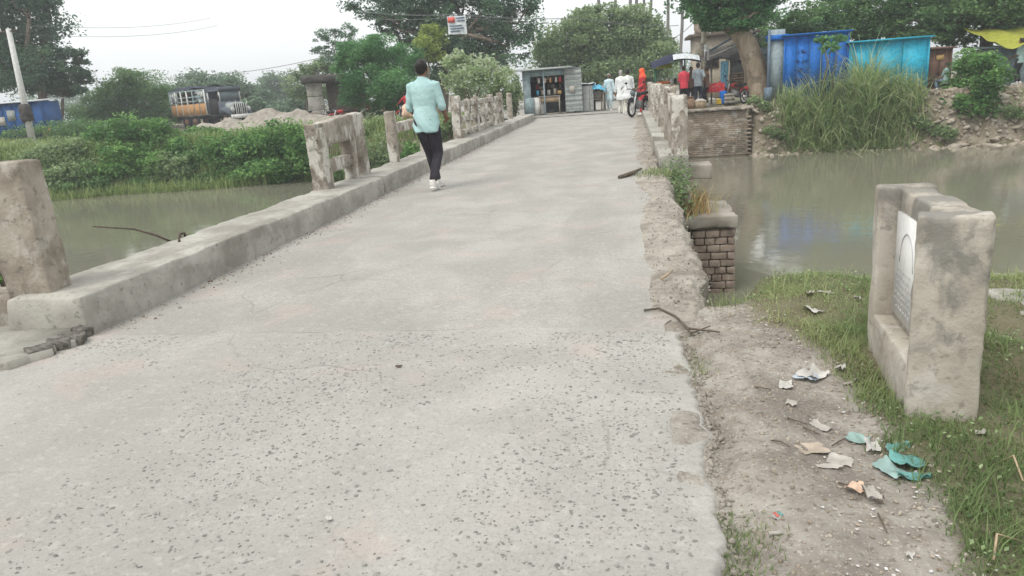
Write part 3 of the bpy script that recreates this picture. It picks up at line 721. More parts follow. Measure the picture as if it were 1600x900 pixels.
shrub('creeper', 'pale creeper hanging on the left end of the tin shop', lobes_at(34.5, [(806, 140, 8, 22), (803, 165, 8, 12), (797, 160, 8, 14)]), 1500, .11, 'leaf_olive', 126)
tree('round_tree', 'broad rounded olive green tree behind the old man', ground_at(935, 56), Yp(940, 110, 56),
     lobes_at(56, [(945, 50, 60, 38), (890, 70, 48, 36), (1000, 65, 42, 40), (860, 95, 36, 28), (930, 95, 70, 34), (1020, 95, 34, 34), (960, 120, 80, 24), (890, 110, 60, 20), (915, 25, 28, 14), (985, 35, 26, 20), (905, 130, 40, 12), (1040, 85, 16, 22)]), 60000, .22, 'leaf_olive', 127, .35, clumps=34, tight=.15)
tree('leaning_tree', 'thick pale trunked tree leaning over the market wall', ground_at(1183, 34.5, 150), Yp(1150, 45, 34.2),
     lobes_at(34.2, [(1130, 12, 42, 22), (1095, 8, 26, 16), (1175, 15, 32, 24), (1150, 28, 44, 16), (1120, 35, 24, 10), (1140, -35, 80, 36), (1200, -20, 40, 30)]), 26000, .16, 'leaf_bright', 128, .56, bark='palebark', clumps=30,
     mid=[Yp(1181, 110, 34.4), Yp(1168, 70, 34.3)])
tree('garden_tree', 'mid green tree behind the white tin fence', ground_at(1205, 47, 110), Yp(1203, 80, 47), lobes_at(47, [(1205, 45, 26, 20), (1190, 62, 18, 16), (1222, 62, 22, 20), (1200, 78, 20, 10)]), 7000, .17, 'leaf_mid', 129, .15)
tree('canopy_tree', 'large spreading tree overhanging the painted metal kiosks', ground_at(1520, 36.5, 130), Yp(1545, 20, 36.5),
     lobes_at(36.5, [(1270, 30, 40, 22), (1320, 18, 46, 26), (1375, 22, 50, 26), (1430, 12, 50, 26), (1490, 25, 50, 28), (1560, 12, 54, 28), (1450, 48, 34, 14), (1590, 38, 30, 16), (1350, 50, 40, 12), (1255, 55, 22, 12),
                     (1290, 60, 26, 12), (1340, 40, 40, 24), (1240, 40, 26, 20), (1415, 45, 40, 18), (1500, 55, 40, 16), (1400, -40, 120, 45), (1540, -40, 90, 40), (1640, 10, 60, 50)]), 60000, .16, 'leaf_mid', 130, .33, limb_max=4.0, clumps=28, tight=.14)
shrub('leafy_bush', 'dense green bush growing out of the far rubble bank by the brown kiosk', lobes_at(31.2, [(1525, 105, 32, 20), (1545, 125, 24, 26), (1510, 140, 24, 22), (1525, 165, 28, 18), (1540, 95, 18, 12)]), 7000, .15, 'leaf_lush', 131, tight=.17)
shrub('hanging_spray', 'sprig of big leaves in front of the blue container top', lobes_at(32.2, [(1285, 62, 12, 5), (1298, 74, 14, 6), (1310, 60, 12, 5)]), 260, .2, 'leaf_bright', 132)
# bare palm trunks beyond the round tree
for i, (x0, y1, w) in enumerate([(934, 60, 5), (961, 55, 4), (985, 70, 5), (994, 75, 5), (1004, 70, 4), (1017, 70, 4), (1043, 95, 4.5), (1066, 90, 4.5)]):
    y = 84; a = Yp(x0-3, y1+60, y); b_ = Yp(x0+2, -70, y); k = mpp(a)
    lab = ['leftmost bare palm trunk above the round tree', 'second bare palm trunk from the left above the round tree', 'third bare palm trunk, first of the close trio', 'middle bare trunk of the close trio of palms',
           'last bare trunk of the close trio of palms', 'bare palm trunk just right of the close trio', 'lone bare palm trunk over the market stall', 'rightmost bare palm trunk beside the ruined house'][i]
    base = np.array([a[0], a[1], g(a[0], a[1])])
    t = thing('palm_tree', lab, 'palm', base, 0, 'bare palm trunks behind the market')
    mb = MB(); top = b_-base; limb(mb, (0, 0, -.5), top, w*k*.62, w*k*.42, 400+i, .012, 7, 8); obj('trunk', mb.mesh('trunk', True), MAT['palmtrunk'], t)
    fr = MB()
    for q in range(12):
        an = q*2.4; L = 2.4
        pts = [top+np.array([math.cos(an)*L*s, math.sin(an)*L*s, .9*s-1.5*s*s]) for s in np.linspace(0, 1, 6)]
        for p, p2 in zip(pts[:-1], pts[1:]):
            sd = np.array([-math.sin(an), math.cos(an), 0])*.3
            fr.quad(p-sd-[0, 0, .2], p2-sd-[0, 0, .2], p2, p); fr.quad(p, p2, p2+sd-[0, 0, .2], p+sd-[0, 0, .2])
    obj('crown', fr.mesh('crown'), MAT['thatchpale'], t)

# ------------------------------------------------------------------ far left bank: shrubs and waterside grass
SH = [('rounded broad leaved shrub left of the truck above the water', 32.0, [(205, 202, 36, 18), (168, 224, 30, 26), (248, 214, 32, 22), (205, 255, 52, 30), (165, 268, 34, 22), (245, 262, 34, 26)], 'leaf_lush', 17000),
      ('low broad leaved shrub under the truck wheels', 33.5, [(302, 216, 30, 14), (338, 219, 22, 13), (290, 234, 26, 16)], 'leaf_lush', 9000),
      ('big bright shrub nearest the broken railing on the far left bank', 31.0, [(398, 230, 32, 26), (445, 217, 32, 22), (355, 250, 32, 30), (420, 268, 60, 24), (480, 240, 26, 34), (365, 278, 34, 16)], 'leaf_lush', 16000),
      ('dusky shrub below the blue shed near the end post', 32.5, [(108, 246, 30, 24), (72, 252, 26, 22), (128, 270, 26, 20), (92, 278, 28, 16), (35, 240, 28, 16)], 'leaf_olive', 12000),
      ('pale weedy shrub between the two broad leaved shrubs', 31.3, [(262, 262, 18, 22), (285, 268, 18, 18), (245, 275, 14, 14)], 'leaf_olive', 3500),
      ('leafy bank between the low shrub and the bright shrub', 35.5, [(345, 236, 20, 12), (300, 250, 22, 14)], 'leaf_mid', 4000),
      ('grassy thicket at the waterline under the rounded shrub', 31.0, [(150, 288, 24, 10), (225, 286, 20, 9), (320, 282, 20, 10), (100, 292, 24, 10)], 'leaf_mid', 4000),
      ('green thicket in front of the shed', 40.0, [(95, 205, 40, 16), (140, 205, 36, 18), (30, 212, 40, 12)], 'leaf_mid', 7000)]
for i, (lab, Yd, sp, mt, n) in enumerate(SH):
    shrub('bank_shrub', lab, lobes_at(Yd, sp, jy=.4), n, .15 if mt != 'leaf_mid' else .13, mt, 200+i, group='shrubs on the far left bank', tight=.16, clumps=34)
r = np.random.default_rng(5)
n = 16000; x = r.uniform(-34, -9, n); y = shore_far(x)+r.uniform(-.6, 2.8, n); z = np.maximum(gz(x, y), WATER-.1)
V, F, a = blades(x, y, z-.05, .75, .05, .7, 11, 3)
tag(obj('waterside_grass', make_mesh('waterside_grass', V, F, attrs={'rnd': a}), MAT['reedgreen']), 'tall green grass along the far left waterline', kind='stuff')
n = 18000; x = r.uniform(-45, -8, n); y = shore_far(x)+r.uniform(1, 16, n); V, F, a = blades(x, y, gz(x, y), .3, .07, .8, 12, 2)
tag(obj('field_grass', make_mesh('field_grass', V, F, attrs={'rnd': a}), MAT['reedgreen']), 'rough grass on the far left field', kind='stuff')
# weeds behind the left railing, on the far bank slope
WD = [('low weeds on the bank seen through the gap after the broken frame', 30.8, [(590, 235, 22, 22), (570, 255, 14, 14), (605, 255, 18, 18)], 'leaf_olive'),
      ('green weed clump seen between the short railing posts', 31.0, [(640, 240, 16, 16), (628, 252, 12, 10), (660, 235, 12, 10)], 'leaf_lush'),
      ('green weeds seen through the broken railing frame', 30.2, [(520, 265, 22, 14), (545, 272, 16, 10), (505, 278, 14, 8)], 'leaf_lush'),
      ('olive weeds under the bright green tree', 32.5, [(600, 195, 20, 12), (585, 205, 18, 14), (625, 200, 14, 12)], 'leaf_olive'),
      ('weeds beneath the far left railing', 31.4, [(690, 205, 16, 14), (705, 190, 12, 10)], 'leaf_olive')]
for i, (lab, Yd, sp, mt) in enumerate(WD): shrub('weed_clump', lab, lobes_at(Yd, sp, jy=.4), 2200, .12, mt, 230+i, group='weeds on the far bank')
for i, (px, py, lab) in enumerate([(1430, 190, 'weeds on the rubble bank right of the cane grass'), (1470, 205, 'low weeds on the rubble bank below the crouching figure'), (1580, 175, 'weeds on the bank below the grey tin stall'), (1205, 205, 'weeds on the rubble left of the cane grass'), (1180, 160, 'weeds at the foot of the leaning tree')]):
    shrub('bank_weed', lab, lobes_at(32.3, [(px, py, 12, 8), (px+14, py+5, 10, 6)], jy=.2), 700, .11, 'leaf_olive', 260+i, group='weeds on the right bank')
# big leaved plant below the left end post
t = thing('leafy_plant', 'dark green broad leaved plant behind the near left post', 'plant', (-5.2, 5.3, -1.0))
mb = MB(); LV = []; LF = []; LA = []
for i in range(16):
    r_ = random.Random(i); e = Yp(r_.uniform(-40, 26), r_.uniform(365, 440), 5.3+r_.uniform(-.2, .3))-np.array([-5.2, 5.3, -1.0])
    mb.tube([(r_.uniform(-.1, .1), 0, -.6), e*.6+[0, 0, .1], e], [.012, .008, .004], 5)
    V_, F_, A_ = leaf_cards(np.repeat(e[None], 9, 0)+np.random.default_rng(i).normal(size=(9, 3))*.05, .13, seed=i, aspect=.5)
    LF += [[int(q)+sum(len(v) for v in LV) for q in f] for f in F_]; LV.append(V_); LA.append(A_)
obj('stem', mb.mesh('stem'), MAT['twig'], t); obj('leaves', make_mesh('leaves', np.concatenate(LV), LF, attrs={'rnd': np.concatenate(LA)}), MAT['leaf_lush'], t)

# ------------------------------------------------------------------ far right bank: cane grass, rubble
def cane(label, px, py0, py1, halfw, n, Yd, seed, lean=.75):
    base = Yp(px, py1, Yd); k = mpp(base); base[2] = g(base[0], base[1])-.02
    t = thing('cane_grass', label, 'tall grass', base, 0, 'arching cane grass on the far right bank')
    r = np.random.default_rng(seed); w = halfw*k
    x = r.normal(size=n)*w*.6; y = r.normal(size=n)*.35-.1; zz = gz(x+base[0], y+base[1])-base[2]
    H = .9*(py1-py0)*k*r.uniform(.45, 1.15, n)*np.exp(-(x/w)**2*.5)
    V, F, a = blades(x, y, zz, H*1.1, .06, lean*1.25, seed+1, 8, .66)
    obj('blades', make_mesh('blades', V, F, attrs={'rnd': a}), MAT['cane'], t)
cane('arching cane grass before the left end of the blue container', 1243, 140, 205, 24, 520, 32.0, 301)
cane('tall arching cane grass hanging over the bank before the blue container', 1290, 100, 215, 38, 950, 31.7, 302)
cane('tallest cane grass plume between blue and turquoise kiosks', 1345, 75, 205, 30, 900, 32.0, 303)
cane('lower cane grass before the turquoise kiosk', 1395, 135, 210, 34, 700, 31.6, 304)
cane('cane grass drooping to the waterline', 1275, 175, 232, 44, 800, 31.2, 305, 1.0)
cane('low cane grass spilling to the water below the turquoise kiosk', 1365, 170, 228, 44, 800, 31.2, 306, 1.0)
def stone_mesh(seed, s=1.0):
    r = np.random.default_rng(seed); bm = bmesh.new(); bmesh.ops.create_icosphere(bm, subdivisions=1, radius=.5)
    V = np.array([v.co[:] for v in bm.verts]); F = [[v.index for v in f.verts] for f in bm.faces]; bm.free()
    V = V*r.uniform(.7, 1.3, (len(V), 1))*np.array([1, r.uniform(.6, 1), r.uniform(.4, .75)])
    return make_mesh('stone', V*s, F)
ST = [stone_mesh(i) for i in range(8)]
for m_ in ST: m_.materials.append(MAT['rubble'])
def scatter_stones(n, xr, seed, smin, smax, parent, o0=-.9, o1=1.4):
    r = np.random.default_rng(seed)
    for i in range(n):
        x = r.uniform(*xr); y = float(shore_far(x))+r.uniform(o0, o1); s = r.uniform(smin, smax)
        o = obj('stone', ST[r.integers(0, 8)], None, parent, (x, y, max(g(x, y), WATER-.05)+s*.08), (r.uniform(-.5, .5), r.uniform(-.5, .5), r.uniform(0, 6)))
        o.scale = (s, s*r.uniform(.7, 1.2), s*r.uniform(.6, 1))
scatter_stones(75, (4.7, 7.2), 1, .18, .5, obj_g)
scatter_stones(185, (11.0, 20), 2, .18, .55, obj_g)
scatter_stones(30, (7.2, 11), 3, .15, .35, obj_g)
scatter_stones(35, (-9, -4.5), 4, .15, .45, obj_g)
def rubble_stuff(n, xr, seed, smin, smax, o0=-1.1, o1=1.5):
    r = np.random.default_rng(seed); V = []; F = []; b = 0
    src = [(np.array([v.co[:] for v in m_.vertices]), [list(p.vertices) for p in m_.polygons]) for m_ in ST]
    for i in range(n):
        x = r.uniform(*xr); y = float(shore_far(x))+r.uniform(o0, o1); s = r.uniform(smin, smax); v, f = src[r.integers(0, 8)]
        a = r.uniform(0, 6.28); R = np.array(Euler((r.uniform(-1, 1), r.uniform(-1, 1), a)).to_matrix())
        V.append(v*s @ R.T+[x, y, 0]); F += [[q+b for q in p] for p in f]; b += len(v)
    V = np.concatenate(V); k = len(V)//n; cx = V[:, 0].reshape(n, k).mean(1); cy = V[:, 1].reshape(n, k).mean(1)
    V[:, 2] += np.repeat(np.maximum(gz(cx, cy), WATER-.05), k)
    return make_mesh('rubble', V, F)
tag(obj('rubble', rubble_stuff(2400, (4.6, 22), 8, .06, .26), MAT['rubble'], obj_g), kind='stuff')
tag(obj('rubble', rubble_stuff(300, (-10, -4.4), 9, .06, .2), MAT['rubble'], obj_g), kind='stuff')

# ------------------------------------------------------------------ near right grass and weeds
r = np.random.default_rng(21)
def scatter_grass(n, xr, yr, h, w, lean, seed, seg=3, pw=1.0):
    r = np.random.default_rng(seed); x = r.uniform(*xr, n); y = r.uniform(*yr, n)
    patch = .6+.9*n2(x, y, 2.1, 77)
    keep = (r.uniform(0, 1, n) < np.clip(grass_mask(x, y)*np.clip(patch+.55*sstep(1.25, 1.5, x), .06, 1)*pw, 0, 1))
    # bare strip on the plaque block
    lx = (x-1.08)*.99-(y-2.98)*-.139; ly = (x-1.08)*.139*1+(y-2.98)*.99
    keep &= ~((x > 1.05) & (x < 1.30) & (y > 2.86) & (y < 3.6))
    x, y, patch = x[keep], y[keep], patch[keep]
    tone = np.clip(.35+.6*n2(x, y, 1.3, 78)+.15, 0, 1)
    hh = h*r.uniform(.45, 1.3, len(x))*np.clip(.5+patch*.7, .4, 1.3)
    return blades(x, y, verge_z(x, y)-.004, hh, w, lean, seed+1, seg, .55, tone)
V1, F1, A1 = scatter_grass(135000, (.5, 3.2), (1.2, 5.6), .05, .0042, 1.1, 31)
V2, F2, A2 = scatter_grass(7000, (.5, 3.2), (1.2, 5.3), .13, .005, .8, 33, 3, .8)
F = np.concatenate([F1, F2+len(V1)])
tag(obj('grass', make_mesh('grass', np.concatenate([V1, V2]), F, attrs={'rnd': np.concatenate([A1, A2])}), MAT['grass']), 'rough green grass on the near right verge', kind='stuff')
# broad weed leaves low in the grass
n = 9000; x = r.uniform(.6, 3, n); y = r.uniform(1.2, 5.2, n); k = grass_mask(x, y)*np.clip(.2+1.2*n2(x, y, 1.7, 79), 0, 1) > r.uniform(0, 1, n)
x, y = x[k], y[k]; C = np.stack([x, y, verge_z(x, y)+r.uniform(.005, .05, len(x))], -1); V, F, a = leaf_cards(C, .017, .8, 41)
tag(obj('ground_weeds', make_mesh('ground_weeds', V, F, attrs={'rnd': a}), MAT['leaf_olive']), 'small broad leaved weeds in the verge grass', kind='stuff')
# short tufts in the gutter and on the dirt shoulder
n = 4200; y = r.uniform(1.2, 4.1, n); x = road_edge(np.clip(y, 0, 3.96))+np.abs(r.normal(size=n))*.07+.01; k = n2(x*0, y, 1.6, 80) > .18+.2*r.uniform(-1, 1, n); x, y = x[k], y[k]
V, F, a = blades(x, y, verge_z(x, y), .03, .004, 1.1, 51, 2); tag(obj('gutter_grass', make_mesh('gutter_grass', V, F, attrs={'rnd': a*.7}), MAT['grass']), 'sparse grass in the gutter along the broken road edge', kind='stuff')
# dry tuft on the pier cap and creeping weeds at the end of the right railing
def tuft(name, label, c, n, rad, h, w, mat, seed, lean=.8):
    t = np.asarray(c, float); r = np.random.default_rng(seed)
    V, F, a = blades(r.normal(size=n)*rad[0], r.normal(size=n)*rad[1], r.uniform(-.03, .0, n), h, w, lean, seed, 3)
    o = obj(name, make_mesh(name, V, F, attrs={'rnd': a}), MAT[mat], None, t)
    return tag(o, label, 'grass tuft') if mat == 'drygrass' else tag(o, label, kind='stuff')
tuft('dry_grass_tuft', 'rusty brown dry grass tuft on top of the bridge pier', (.70, 11.75, -.72), 1100, (.20, .22), .5, .014, 'drygrass', 61)
shrub_pts = np.array([.62, 10.9, -.12])+np.random.default_rng(3).normal(size=(1500, 3))*np.array([.10, .75, .16]); V, F, a = leaf_cards(shrub_pts, .045, seed=5)
tag(obj('creeping_weed', make_mesh('creeping_weed', V, F, attrs={'rnd': a*.6}), MAT['leaf_olive']), 'grey green creeping weed hanging off the broken right edge', 'weed')
tuft('weed_tuft', 'small green weed tuft on the road below the first right post', (.33, 10.6, .03), 260, (.12, .22), .12, .012, 'grass', 63)
for i, (x, y, lab) in enumerate([(.56, 4.45, 'grass tuft at the corner where the deck edge meets the path'), (.25, 3.35, 'small grass tuft in the gutter by the crumbled road edge')]):
    tuft('grass_tuft', lab, (x, y, vz(x, y) if x > .3 else -.06), 240, (.08, .10), .09, .004, 'grass', 70+i)
# ------------------------------------------------------------------ near left: end post, ledge, broken slab
t = rough('end_post', (.32, .22, .90), MAT['conc'], None, (-3.90, 4.19, .20), (.0, -.02, .06), step=.03, amp=.004, rnd=.014, seed=5, chip=.012, nscale=12)
tag(t, 'thick leaning concrete post at the near end of the left kerb', 'post')
t = rough('concrete_ledge', (1.3, .34, .36), MAT['conc'], None, (-4.78, 4.40, -.16), (0, 0, .05), step=.06, amp=.012, rnd=.03, seed=9, chip=.05)
tag(t, 'low concrete ledge running off behind the thick end post', 'ledge')
pts = [Zp(*q, .07) for q in [(-160, 545), (-40, 512), (40, 500), (84, 496), (126, 506), (131, 517), (112, 527), (86, 533), (78, 541), (40, 551), (14, 560), (-60, 566), (-160, 590)]]
MAT['brokenedge'] = flat('dark broken concrete', (.13, .12, .105), .95, .4, 30, .6)
t = thing('broken_slab', 'broken concrete paving slab with dark cracked edge beside the road', 'slab', (pts[3][0], pts[3][1], 0))
def slab_mesh(poly, z0, z1, ox):
    P = []
    for i, a in enumerate(poly):
        b = poly[(i+1) % len(poly)]; n = max(1, int(np.linalg.norm(b-a)/.03))
        for q in range(n): P.append((a+(b-a)*q/n)[:2]+(rng.normal(size=2)*.004))
    return MB().prism([p-ox for p in P], z1-z0, z0)
o0 = np.array(pts[3][:2])
slab_mesh([np.array(p) for p in pts], -.05, .05, o0).build('slab', MAT['kerb'], t)
for i, (px, py, w) in enumerate([(112, 532, .16), (92, 540, .12), (60, 552, .14), (128, 520, .1)]):
    q = Zp(px, py+7, .0)
    rough('broken_piece', (w, .10, .085), MAT['brokenedge'], t, (q[0]-o0[0], q[1]-o0[1], -.015), (.15, .1, .45+i*.3), step=.03, amp=.012, rnd=.012, seed=40+i)

# ------------------------------------------------------------------ railings
def railing(name, label, xf, posts, rails, seed, group=None):
    """posts: (y, z0, z1, w, d, lean) ; rails: (y0, y1, z, h, dz[, w])"""
    y0 = posts[0][0]; x0 = float(xf(y0))
    t = thing(name, label, 'railing', (x0, y0, posts[0][1]), 0, group); b = np.array([x0, y0, posts[0][1]])
    for i, (y, z0, z1, w, d, ln) in enumerate(posts):
        rough('post', (w, d, z1-z0), MAT['rail'], t, np.array([float(xf(y)), y, z0])-b, (ln, .0, 0), step=.035, amp=.005, rnd=.010, seed=seed+i, chip=.035, nscale=18)
    for i, rl in enumerate(rails):
        ya, yb, z, h, dz = rl[:5]; w = rl[5] if len(rl) > 5 else .12
        xa, xb = float(xf(ya)), float(xf(yb)); L = math.hypot(yb-ya, xb-xa)
        V, F = rbox(w, L, h, step=.04, amp=.005, rnd=.010, seed=seed+30+i, chip=.03, nscale=18)
        o = obj('rail', make_mesh('rail', V, F, True), MAT['rail'], t, np.array([(xa+xb)/2, (ya+yb)/2, z])-b, (math.atan2(dz, L), 0, -math.atan2(xb-xa, yb-ya)))
    return t
kx = lambda y: kerb_x(y)-.46
railing('broken_railing', 'broken railing frame standing alone on the left kerb before the walking man', kx,
        [(8.98, .22, 1.02, .19, .26, .05), (10.46, .22, 1.14, .20, .27, .10), (10.06, .22, 1.06, .16, .20, .02)], [(8.80, 10.42, .78, .33, .09, .15), (9.1, 10.02, .43, .17, .02, .13)], 500, 'left railing remains')
railing('broken_railing', 'short railing remnant with low rail beside the walking man', kx, [(12.2, .22, 1.10, .15, .17, 0.0), (14.35, .22, .92, .15, .18, -.02)], [(12.28, 14.25, .74, .17, .03)], 520, 'left railing remains')
kx2 = lambda y: kerb_x(y)-.50
railing('lattice_railing', 'long lattice railing on the far left behind the walking man', kx2,
        [(17.9, .2, 1.25, .20, .26, .02), (19.3, .2, 1.15, .13, .16, 0), (20.5, .2, 1.18, .16, .2, 0), (21.8, .2, 1.12, .13, .16, .02), (23.1, .2, 1.2, .16, .2, 0), (24.3, .2, 1.1, .13, .16, 0), (25.2, .2, 1.22, .18, .22, 0)],
        [(17.95, 25.2, .98, .13, .0), (17.95, 25.2, .62, .13, .0), (17.95, 23.1, .30, .11, .0)], 540, 'left railing remains')
railing('railing_post', 'lone railing post at the far end of the left kerb', kx2, [(27.6, .2, 1.18, .18, .22, 0)], [], 560, 'left railing remains')
rx_ = lambda y: .70+0*y
railing('right_railing', 'whitewashed railing on the right with its first thick post above the river', rx_,
        [(11.55, -.15, 1.06, .24, .26, .0), (12.75, .05, 1.02, .2, .2, .0), (14.2, .05, 1.16, .22, .24, .02)], [(11.6, 14.2, .80, .24, .02), (12.8, 14.2, .36, .14, .0)], 580, 'right railing')
railing('right_railing', 'middle length of the right railing beyond the kerb gap', rx_, [(16.0, .15, 1.18, .2, .22, 0), (18.2, .15, 1.15, .16, .18, 0), (20.4, .15, 1.18, .2, .22, 0)], [(16.0, 20.4, .92, .14, 0), (16.0, 20.4, .5, .14, 0)], 600, 'right railing')
railing('right_railing', 'far length of the right railing ending at the parked motorbike', rx_, [(22.6, .15, 1.18, .2, .22, 0), (24.8, .15, 1.15, .16, .18, 0), (27.0, .15, 1.18, .2, .22, 0), (29.6, .15, 1.2, .2, .22, 0)], [(22.6, 29.6, .92, .14, 0), (22.6, 29.6, .5, .14, 0)], 620, 'right railing')
t = rough('concrete_bracket', (.42, .5, .22), MAT['piercap'], None, (.98, 11.9, -.22), step=.06, amp=.01, rnd=.02, seed=8); tag(t, 'pale concrete block jutting out below the first right post', 'block')
# crumbled lumps under the first right post
for i, (x, y, z, s) in enumerate([(.62, 11.2, -.05, .30), (.74, 11.15, -.28, .26), (.60, 10.9, -.22, .24), (.78, 11.4, -.45, .3)]):
    o = obj('concrete_lump', ST[i], None, None, (x, y, z), (i, .4*i, 1.2*i)); o.scale = (s, s, s)
    tag(o, 'crumbled concrete lump under the first right railing post', 'lump', 'crumbled lumps at the railing end')
# iron rods and driftwood caught on the left kerb
mb = MB()
c0 = np.array([-3.95, 6.4, .26])
P = [Yp(268, 378, 6.55), Yp(245, 368, 6.6), Yp(210, 358, 6.65), Yp(180, 356, 6.7), Yp(145, 354, 6.72)]
tag(MB().tube([p-P[0] for p in P], [.011, .010, .009, .008, .006], 6).build('iron_rod', MAT['rust'], None, True, P[0]), 'long thin bent iron rod sticking out over the left kerb', 'rod')
P = [Yp(272, 380, 6.6), Yp(240, 366, 6.62), Yp(215, 359, 6.64)]
tag(MB().tube([p-P[0] for p in P], [.010, .009, .006], 6).build('iron_rod', MAT['rust'], None, True, P[0]), 'shorter rod lying against the long bent iron rod', 'rod')
P = [Zp(280, 377, .26), Yp(281, 366, 6.7), Yp(288, 364, 6.75), Yp(291, 372, 6.75)]
tag(MB().tube([p-P[0] for p in P], .012, 6).build('iron_loop', MAT['rust'], None, True, P[0]), 'small hooked iron loop rising from the left kerb', 'iron')

# ------------------------------------------------------------------ plaque block on the right verge
RZ = -.10
pb = thing('plaque_block', 'weathered concrete memorial block with a niche on the grassy verge', 'monument', (1.02, 2.80, -.13), RZ); pb.scale = (.95, .95, .95)
rough('front_pillar', (.25, .14, .955), MAT['plinth'], pb, (.118, .045, 0), (0, 0, -.22), step=.02, amp=.0035, rnd=.009, seed=70, chip=.022, nscale=16)
rough('rear_pillar', (.245, .12, .95), MAT['plinth'], pb, (.122, .83, .004), step=.035, amp=.003, rnd=.014, seed=71, chip=.03)
rough('back_wall', (.155, .66, .945), MAT['plinth'], pb, (.1655, .445, .003), step=.035, amp=.003, rnd=.010, seed=72, chip=.02)
rough('base_ledge', (.13, .65, .33), MAT['plinth'], pb, (.066, .442, 0), step=.04, amp=.003, rnd=.012, seed=73, chip=.02)
pm, nt, b, out = newmat('white marble'); pos = N(nt, 'ShaderNodeTexCoord').outputs['Object']
nt.links.new(ramp(nt, noise_fac(nt, pos, 9, 7, .6, 1.5), [(.3, (.56, .56, .54)), (.7, (.68, .68, .66))]), b.inputs['Base Color']); b.inputs['Roughness'].default_value = .45
pl = obj('marble_plaque', MB().box((0, 0, 0), (.02, .42, .48)).mesh('marble_plaque'), pm, pb, (.081, .51, .61))
ink = MB(); r_ = random.Random(4)
MB_a = [(-.011, .12*math.cos(a), .02+.15*math.sin(a)) for a in np.linspace(0, math.pi, 12)]
ink.tube(MB_a, .0022, 4)
for row in range(7):
    z = -.02-row*.03; y = -.15
    if row < 2: y = -.09
    while y < .15:
        w = r_.uniform(.012, .04)
        ink.box((-.0105, y+w/2, z+.008), (.002, w, .0025))
        for q in range(max(1, int(w/.011))): ink.box((-.0105, y+.006+q*.011, z), (.002, .0025, r_.uniform(.006, .011)))
        y += w+.012
    if row == 6: break
obj('engraved_lines', ink.mesh('engraved_lines'), MAT['ink'], pl)
tag(rough('step_slab', (1.1, .42, .10), MAT['kerb'], None, (2.50, 4.25, -.07), (0, 0, .05), step=.06, amp=.008, rnd=.02, seed=77, chip=.03), 'pale flat concrete slab in the grass behind the memorial block', 'slab')

# ------------------------------------------------------------------ brick abutment wall right of the bridge
bw = thing('brick_wall', 'old brick river wall under the market with a concrete coping', 'wall', (1.2, 31.2, WATER))
mb = MB(); mb.box((1.65, .45, .8), (3.4, .66, 2.0)); mb.build('core', MAT['mortar'], bw)
bm_ = [make_mesh('brick', *rbox(.238, .10, .068, step=.12, amp=.004, rnd=.008, seed=i), False) for i in range(4)]
for m_ in bm_: m_.materials.append(MAT['brick'])
r_ = random.Random(2); row = 0; z = .05
while z < 1.78:
    x = .0-(.12 if row % 2 else 0)
    while x < 3.3:
        if not (r_.random() < .03 or (x > 2.9 and r_.random() < .3)):
            obj('brick', bm_[r_.randint(0, 3)], None, bw, (x+.12, .150+r_.uniform(-.010, .008), z), (0, 0, r_.uniform(-.02, .02)))
        x += .252
    z += .080; row += 1
rough('coping', (3.7, .95, .12), MAT['conc'], bw, (1.75, .45, 1.82), step=.10, amp=.02, rnd=.03, seed=81, chip=.08)

# ------------------------------------------------------------------ painted metal kiosks on the right bank
def corr_panel(w, h, pitch=.09, depth=.018, horizontal=False, seed=0):
    n = int(w/pitch*4); u = np.linspace(0, w, n); d = depth*np.sin(u/pitch*2*np.pi)
    v = np.linspace(0, h, 2)
    U, Vv = np.meshgrid(u, v); D = np.repeat(d[None], 2, 0)
    if horizontal: return grid_mesh('sheet', Vv, D, U)
    return grid_mesh('sheet', U, D, Vv)
def kiosk(label, pxa, pxb, ytop, ybot, Yd, mat, sidemat, depth=2.2, ribs=6, legs=True, rz=0.0, name='metal_kiosk', side_left=True):
    a = Yp(pxa, ybot, Yd); b = Yp(pxb, ybot, Yd); top = Yp((pxa+pxb)/2, ytop, Yd); zb = (a[2]+b[2])/2
    w = b[0]-a[0]; h = top[2]-zb
    t = thing(name, label, 'kiosk', (a[0], Yd, zb), rz, 'metal kiosks along the right bank')
    mb = MB(); mb.box((w/2, depth/2+.03, h/2), (w-.02, depth-.06, h-.02)); mb.build('shell', MAT[sidemat], t)
    pw = w/ribs
    for i in range(ribs):
        p = MB().box((0, 0, 0), (pw-.025, .03, h-.06)); p.build('panel', MAT[mat], t, loc=(pw*(i+.5), .0+(.006 if i % 2 else 0), h/2))
    fr = MB()
    for z in (.03, h-.03): fr.box((w/2, -.02, z), (w+.04, .05, .06))
    for x in (0, w): fr.box((x, -.02, h/2), (.06, .05, h))
    fr.build('frame', MAT[mat], t)
    ro = MB(); ro.box((w/2, depth/2-.05, h+.04), (w+.25, depth+.35, .05), 0, .03); ro.build('roof', MAT[mat], t)
    if legs:
        for x in (.15, w/2, w-.15):
            for y in (.15, depth-.2): MB().box((0, 0, -.3), (.09, .09, .6)).build('leg', MAT['dark'], t, loc=(x, y, 0))
    return t, w, h
t, w, h = kiosk('deep blue painted metal container kiosk beside the pale leaning tree', 1224, 1322, 52, 150, 33.4, 'blue', 'bluegrey', 2.4, 5)
mk = MB(); r_ = random.Random(9)
for i in range(4):
    for q in range(3): mk.box((.62+r_.uniform(-.1, .25), -.04, .75+i*.36+r_.uniform(-.05, .05)), (r_.uniform(.06, .22), .006, .035), 0, 0, r_.uniform(-.4, .4)); mk.box((.62+r_.uniform(-.1, .25), -.04, .72+i*.36), (.035, .006, r_.uniform(.1, .22)))
mk.build('painted_marks', MAT['shedblue'], t)
a = Yp(1207, 150, 33.5)
sp = MB(); sp.box((.35, .6, 1.42), (.62, .06, 2.7)); sp.build('side_door', MAT['bluegrey'], t, loc=(-.62, -.45, .0), rot=(0, 0, 0))
